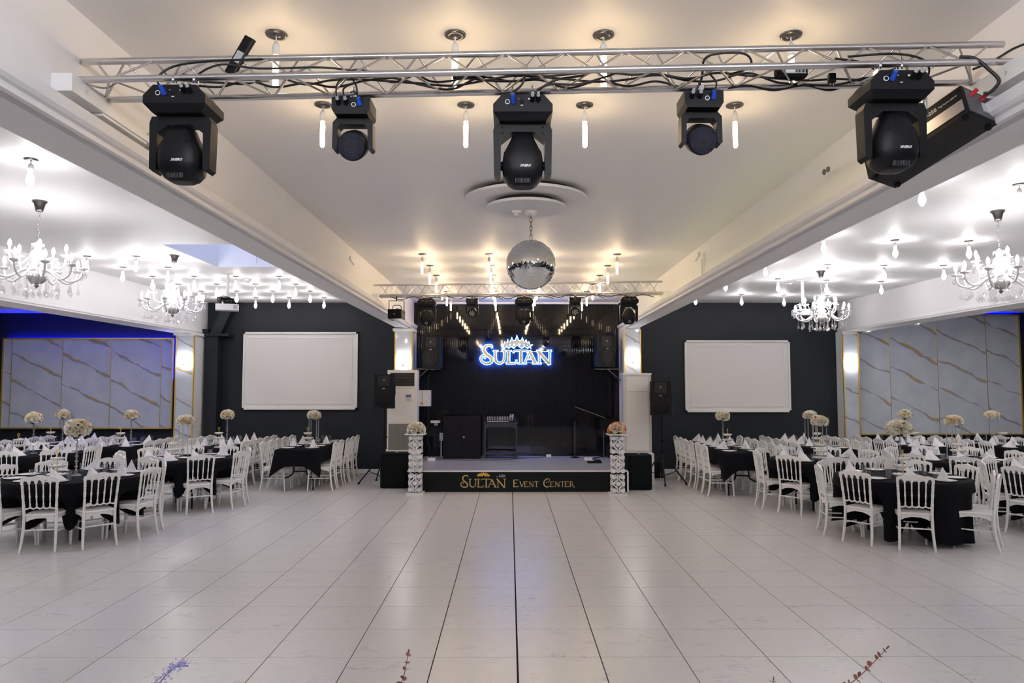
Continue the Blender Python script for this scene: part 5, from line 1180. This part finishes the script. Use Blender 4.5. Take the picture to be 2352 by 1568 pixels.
def round_table(cx, cy, R, ring, n, phi0, desc, kind, sd, hem=0.34, dip=0.13, skip=(), big=1.0, napk=0.75, seen_ang=None, cloth_low=None):
    """desc: phrase that names this table"""
    rnd = random.Random(sd)
    angs = [radians(phi0) + 2 * pi * k / n for k in range(n)]
    t = thing('round_table', 'folding table hidden under black cloth: ' + desc, 'table', (cx, cy, 0))
    put('table_top', MB().cyl((0, 0, 0.735), (0, 0, 0.76), R - 0.02, n=40), mat('grey_table_top', (0.3, 0.3, 0.3), 0.5), t)
    table_legs(t, [((a * 0.22, c * 0.24), (a * 0.28, c * 0.34)) for a in (-1, 1) for c in (-1, 1)])
    m = 120; rings_ = []
    def rad(th, z, u):
        r = R + 0.012 + 0.03 * u + 0.022 * u * sin(17 * th + sd) + 0.012 * u * sin(29 * th + 2 * sd)
        w = max([math.exp(-(wrap(th - a) / 0.235) ** 4) for k, a in enumerate(angs) if k not in skip] + [0])
        push = w * min(1, max(0, (0.62 - z) / 0.10))
        return r * (1 - push) + (ring - 0.475) * push
    def hemz(th):
        c = cos(n * (th - angs[0]))
        z = hem + dip * c - 0.03 * sin(5 * th + sd)
        if cloth_low is not None:
            for a0, wid in cloth_low: 
                w = math.exp(-(wrap(th - radians(a0)) / wid) ** 4); z = z * (1 - w) + 0.05 * w
        return max(0.03, z)
    rings_.append([(0.02 * cos(2 * pi * i / m), 0.02 * sin(2 * pi * i / m), 0.771) for i in range(m)])
    rings_.append([((R - 0.02) * cos(2 * pi * i / m), (R - 0.02) * sin(2 * pi * i / m), 0.771) for i in range(m)])
    for k in range(9):
        u = k / 8; row = []
        for i in range(m):
            th = 2 * pi * i / m; z = 0.763 + (hemz(th) - 0.763) * u; r = rad(th, z, u)
            row.append((r * cos(th), r * sin(th), z))
        rings_.append(row)
    tag(put('tablecloth', MB().rings(rings_, True, cap=False), CLOTH, None, (cx, cy, 0)), 'black cloth draped over the ' + desc, 'tablecloth')
    g = 'chairs at the ' + desc
    order = sorted(range(n), key=lambda k: (radians(90) - angs[k]) % (2 * pi)); rank = {k: i for i, k in enumerate(order)}
    for k, a in enumerate(angs):
        if k in skip: continue
        rr = ring + rnd.uniform(-.015, .015) - 0.215; aj = a + rnd.uniform(-.02, .02)
        chair((cx + rr * cos(aj), cy + rr * sin(aj), 0), a + pi / 2 + rnd.uniform(-.05, .05), 'white chair, %s clockwise from the wall, %s' % (ORD[rank[k]], desc), g)
    for k, a in enumerate(angs):
        a += 0.05
        p = (cx + (R - 0.19) * cos(a), cy + (R - 0.19) * sin(a), ZT)
        plate(p, 0, 'white dinner plate on the ' + desc, 'plates on the ' + desc)
        if rnd.random() < napk: napkin((p[0], p[1], ZT + 0.0185), a - pi / 2 + rnd.uniform(-.5, .5), 'white napkin folded to a point, ' + desc, 'napkins on the ' + desc)
        q = (cx + (R - 0.36) * cos(a + .16), cy + (R - 0.36) * sin(a + .16), ZT)
        glass_(q, 0, 'clear tumbler on the ' + desc, 'glasses on the ' + desc)
    centrepiece(cx, cy, kind, ('rose ball on beaded crystal stem, ' if kind == 'crystal' else 'rose cushion on four acrylic rods, ') + desc, sd, big=big)
    tier_((cx - 0.10, cy - 0.24, ZT), rnd.uniform(0, 1), 'tiered white stand with gold rod, ' + desc)
def rect_table(xc, y0, y1, desc, kind, sd, W_=0.76, nL=5, nR=5, wing=0.0):
    rnd = random.Random(sd); yc = (y0 + y1) / 2; L_ = y1 - y0
    t = thing('long_table', 'folding table hidden under black cloth: ' + desc, 'table', (xc, yc, 0))
    put('table_top', MB().box((0, 0, 0.748), (W_ - 0.03, L_ - 0.03, 0.025)), mat('grey_table_top', (0.3, 0.3, 0.3), 0.5), t)
    table_legs(t, [((a * 0.12, c * (L_ / 2 - 0.3)), (a * 0.27, c * (L_ / 2 - 0.22))) for a in (-1, 1) for c in (-1, 1)])
    put('leg_bar', MB().cyl((-0.12, -(L_ / 2 - .3), 0.34), (0.12, -(L_ / 2 - .3), 0.34), 0.012, n=6).cyl((-0.12, (L_ / 2 - .3), 0.34), (0.12, (L_ / 2 - .3), 0.34), 0.012, n=6), BLK, t)
    # cloth: perimeter walk, corners hang lowest in points
    per = []
    a, c = W_ / 2 + 0.006, L_ / 2 + 0.006; nx, ny = 10, 24
    for i in range(nx): per.append((-a + 2 * a * i / nx, -c, 0, -1))
    for i in range(ny): per.append((a, -c + 2 * c * i / ny, 1, 0))
    for i in range(nx): per.append((a - 2 * a * i / nx, c, 0, 1))
    for i in range(ny): per.append((-a, c - 2 * c * i / ny, -1, 0))
    m = len(per); rings_ = [[(x * 0.05, y * 0.05, 0.772) for x, y, _, _ in per], [(x * 0.985, y * 0.985, 0.772) for x, y, _, _ in per]]
    for k in range(6):
        u = k / 5; row = []
        for x, y, nx_, ny_ in per:
            ex = min(a - abs(x), 0.3) / 0.3 if ny_ else 0; ey = min(c - abs(y), 0.3) / 0.3 if nx_ else 0
            e = max(ex, ey)                         # 0 at a corner, 1 along the sides
            drop = (0.24 if nx_ else 0.30) * e + 0.50 * (1 - e) ** 1.3
            dx = (1 if x > 0 else -1) * (0.07 * (1 - e)); dy = (1 if y > 0 else -1) * (0.07 * (1 - e))
            rip = 0.012 * sin(23 * (x + y) + sd)
            row.append((x + (nx_ * (0.02 + rip) + dx) * u, y + (ny_ * (0.02 + rip) + dy) * u, 0.766 - drop * u))
        rings_.append(row)
    tag(put('tablecloth', MB().rings(rings_, True, cap=False), CLOTH, None, (xc, yc, 0)), 'black cloth with pointed corners, ' + desc, 'tablecloth')
    g = 'chairs at the ' + desc
    for s_, n in ((-1, nL), (1, nR)):
        for i in range(n):
            y = y0 + 0.28 + (L_ - 0.5) * i / max(1, n - 1) if n > 1 else yc
            chair((xc + s_ * (W_ / 2 + 0.055 + rnd.uniform(-.02, .02)), y + rnd.uniform(-.02, .02), 0), (pi / 2 if s_ > 0 else -pi / 2) + rnd.uniform(-.05, .05), 'white chair, %s from wall, %s side, %s' % (ORD[n - 1 - i], 'stage' if s_ * xc < 0 else 'outer', desc), g)
            p = (xc + s_ * (W_ / 2 - 0.15), y, ZT)
            plate(p, 0, 'white dinner plate on the ' + desc, 'plates on the ' + desc)
            if rnd.random() < 0.85: napkin((p[0], p[1], ZT + 0.0185), s_ * pi / 2 + rnd.uniform(-.6, .6), 'white napkin folded to a point, ' + desc, 'napkins on the ' + desc)
            glass_((xc + s_ * (W_ / 2 - 0.30), y + 0.12, ZT), 0, 'clear tumbler on the ' + desc, 'glasses on the ' + desc)
    yq = yc + 0.05
    centrepiece(xc, yq, kind, ('rose ball on beaded crystal stem, ' if kind == 'crystal' else 'rose cushion on four acrylic rods, ') + desc, sd, H=0.53)
    tier_((xc - 0.02, yq - 0.36, ZT), rnd.uniform(0, 1), 'tiered white stand with gold rod, ' + desc)

# tables of the bay with the skylight
round_table(-5.71, 9.60, 0.85, 1.03, 10, -80, 'round table with the largest rose ball', 'crystal', 21, hem=0.33, dip=0.12, big=1.15)
round_table(-5.33, 11.95, 0.76, 0.97, 9, -92, 'round table just behind the largest rose ball', 'rods', 22, hem=0.36, dip=0.13)
round_table(-8.35, 12.75, 0.80, 1.0, 9, -80, 'round table before the blue-lit marble panel', 'crystal', 23, big=1.0)
rect_table(-3.95, 13.42, 15.75, 'long table between larger screen and subwoofer', 'rods', 24)
rect_table(-5.72, 13.55, 15.75, 'long table between larger screen and dark pilaster', 'crystal', 25)
rect_table(-7.62, 13.75, 15.4, 'long table by the blue-lit panel and marble pillar', 'crystal', 26, nL=4, nR=4)
rect_table(-9.15, 13.9, 15.75, 'long table below the blue-lit panel middle', 'crystal', 27, nL=4, nR=4)
round_table(-10.3, 12.2, 0.80, 1.0, 9, -60, 'round table by the blue-lit panel outer end', 'rods', 28)
# tables of the opposite bay
round_table(5.15, 9.55, 0.80, 0.98, 9, -109, 'round table whose cloth nearly reaches the floor', 'crystal', 31, hem=0.22, dip=0.10, skip=(1,), big=1.12, cloth_low=[(-70, 0.62), (-130, 0.2)])
chair((5.66, 8.83, 0), radians(52), 'white chair pulled out sideways, round table whose cloth nearly reaches the floor')
round_table(5.02, 11.70, 0.78, 0.97, 9, -140, 'round table beneath the coil-free ceiling projector', 'rods', 32)
round_table(7.22, 11.75, 0.80, 0.99, 9, -75, 'round table before the tall gold-framed panel', 'rods', 33)
round_table(7.62, 9.85, 0.80, 1.0, 9, -120, 'round table at the tall panel entrance side', 'crystal', 34, hem=0.25)
rect_table(4.18, 12.75, 15.5, 'long table between smaller screen and tripod speaker', 'crystal', 35, nL=6, nR=6)
rect_table(6.05, 13.4, 15.6, 'long table between smaller screen and marble pillar', 'rods', 36)
rect_table(8.05, 13.7, 15.6, 'long table by the tall panel and marble pillar', 'crystal', 37, nL=4, nR=4)
rect_table(9.75, 13.5, 15.6, 'long table by the tall panel outer end', 'rods', 38, nL=4, nR=4)

# ================================================================ SPRIGS NEAR THE CAMERA
REDL = mat('red_brown_leaf', (0.22, 0.075, 0.055), 0.28, var=0.35, scale=60)
ROUND = MB().add([(0, 0, 0)] + [(0.5 * sin(2 * pi * k / 10), 0.55 - 0.55 * cos(2 * pi * k / 10), 0.10 * sin(2 * pi * k / 10) ** 2) for k in range(10)], [(0, 1 + k, 1 + (k + 1) % 10) for k in range(1, 9)], True).mesh('leaf'); ROUND.materials.append(REDL)
def sprig(base, tip, bend, n, label, sd, vase_x=None):
    rnd = random.Random(sd); B, T = Vector(base), Vector(tip)
    t = thing('eucalyptus_sprig', label, 'plant', (B.x, B.y, 0))
    O = Vector((B.x, B.y, 0)); mid = (B + T) / 2 + Vector(bend)
    pts = spline([B - O, mid - O, T - O], 10)
    put('stem', MB().tube(pts, [0.0022 - 0.0014 * i / len(pts) for i in range(len(pts))], 5), mat('red_brown_stem', (0.16, 0.08, 0.07), 0.5), t)
    put('lower_stalk', MB().cyl((0, 0, 0.60), tuple(B - O), 0.003, 0.0022, n=5), mat('red_brown_stem', (0.16, 0.08, 0.07), 0.5), t)
    put('vase', MB().lathe([(0.07, 0.0), (0.075, 0.01), (0.03, 0.10), (0.035, 0.5), (0.06, 0.72), (0.05, 0.72), (0.0, 0.6)], 16), MILK, t)
    for i in range(n):
        f_ = 0.35 + 0.62 * i / (n - 1); p = pts[min(len(pts) - 1, int(f_ * (len(pts) - 1)))]; d = (pts[-1] - pts[0]).normalized()
        for s_ in (-1, 1):
            a = Vector((d.z * s_, rnd.uniform(-.7, .7), -d.x * s_)) + d * rnd.uniform(.2, .9)
            o = put('leaf', ROUND, None, t, p); o.rotation_euler = (a.normalized().to_track_quat('Y', 'Z') @ Matrix.Rotation(rnd.uniform(-1.0, 1.0), 3, 'Y').to_quaternion()).to_euler(); k = rnd.uniform(.010, .016) * (1.25 - 0.6 * i / n); o.scale = (k, k, k)
    o = put('leaf', ROUND, None, t, pts[-1]); o.rotation_euler = (pts[-1] - pts[-3]).to_track_quat('Y', 'X').to_euler(); o.scale = (.006, .014, .01)
sprig((-0.36, 2.2, 1.02), (-0.302, 2.2, 1.158), (0.012, 0, -0.01), 6, 'thin red brown eucalyptus sprig with a few narrow leaves before the dance floor', 1)
sprig((0.93, 2.2, 1.02), (1.125, 2.2, 1.17), (0.005, 0, -0.012), 9, 'leaning red brown eucalyptus sprig with round leaves before the dance floor', 2)
sprig((0.78, 2.22, 0.96), (0.785, 2.2, 1.078), (0, 0, 0), 4, 'red brown leaf tip barely rising beside the leaning eucalyptus sprig', 4)
t = thing('lavender_flower', 'fluffy pale lavender flower head before the dance floor', 'flower', (-1.03, 2.2, 0)); rnd = random.Random(8)
LAV = mat('lavender_petal', (0.36, 0.33, 0.72), 0.6, var=0.25, scale=80)
stp = spline([(0, 0, 0.6), (-0.005, 0, 0.9), (-0.015, 0, 1.05), (0.03, 0, 1.115), (0.075, 0, 1.125)], 6)
put('stem', MB().tube(stp, 0.0018, 5), mat('lavender_stem', (0.16, 0.12, 0.30), 0.6), t)
put('vase', MB().lathe([(0.07, 0.0), (0.075, 0.01), (0.03, 0.10), (0.035, 0.5), (0.06, 0.72), (0.05, 0.72), (0.0, 0.6)], 16), MILK, t)
fl = MB()
for k in range(5): a = 2 * pi * k / 5; fl.add([(0, 0, 0), (0.5 * cos(a - .5), 0.5 * sin(a - .5), .25), (cos(a), sin(a), .35), (0.5 * cos(a + .5), 0.5 * sin(a + .5), .25)], [(0, 1, 2, 3)], True)
fl = fl.mesh('floret'); fl.materials.append(LAV)
for i in range(130):
    f_ = rnd.random() ** 0.8; p = Vector(stp[int(12 + f_ * (len(stp) - 13))]); w = 0.030 * (1 - f_ * 0.75)
    p += Vector((rnd.gauss(0, w * .6) - 0.004, rnd.gauss(0, .012), abs(rnd.gauss(0, w * .45)) - 0.012 * (1 - f_) + 0.002))
    o = put('floret', fl, None, t, p); o.rotation_euler = (rnd.uniform(-1.2, 1.2), rnd.uniform(-1.2, 1.2), rnd.uniform(0, 6)); k = rnd.uniform(.0035, .006); o.scale = (k, k, k)

# blue par lamps over the entrance, behind the viewer
for x, lab in ((-0.5, 'small black par lamp throwing blue light, on the entrance wall over the double socket side'), (0.75, 'small black par lamp throwing blue light, on the entrance wall over the fog machine side')):
    t = thing('par_lamp', lab, 'stage light', (x, -2.6, 3.0))
    Mx = Matrix.Rotation(radians(78), 4, 'X')
    put('can', MB().cyl((0, 0, 0.12), (0, 0, -0.06), 0.06, 0.075, n=18, M=Mx), BLK, t); put('lens', MB().cyl((0, 0, -0.061), (0, 0, -0.066), 0.065, n=18, M=Mx), emit('par_lens_blue', (0.12, 0.18, 1.0), 6.0), t)
    put('bracket', MB().box((0, -0.15, 0.06), (0.04, 0.32, 0.02)), BLKM, t)
    ld = bpy.data.lights.new('par_beam', 'SPOT'); ld.energy = 60; ld.color = (0.22, 0.30, 1.0); ld.spot_size = radians(11); ld.spot_blend = 0.7; ld.shadow_soft_size = 0.06
    lo_ = bpy.data.objects.new('par_beam', ld); COL.objects.link(lo_); lo_.parent = t; lo_.location = (0, 0.1, -0.02)
    lo_.rotation_euler = (Vector((-x + 0.0, 13.4, -2.55))).to_track_quat('-Z', 'Y').to_euler()
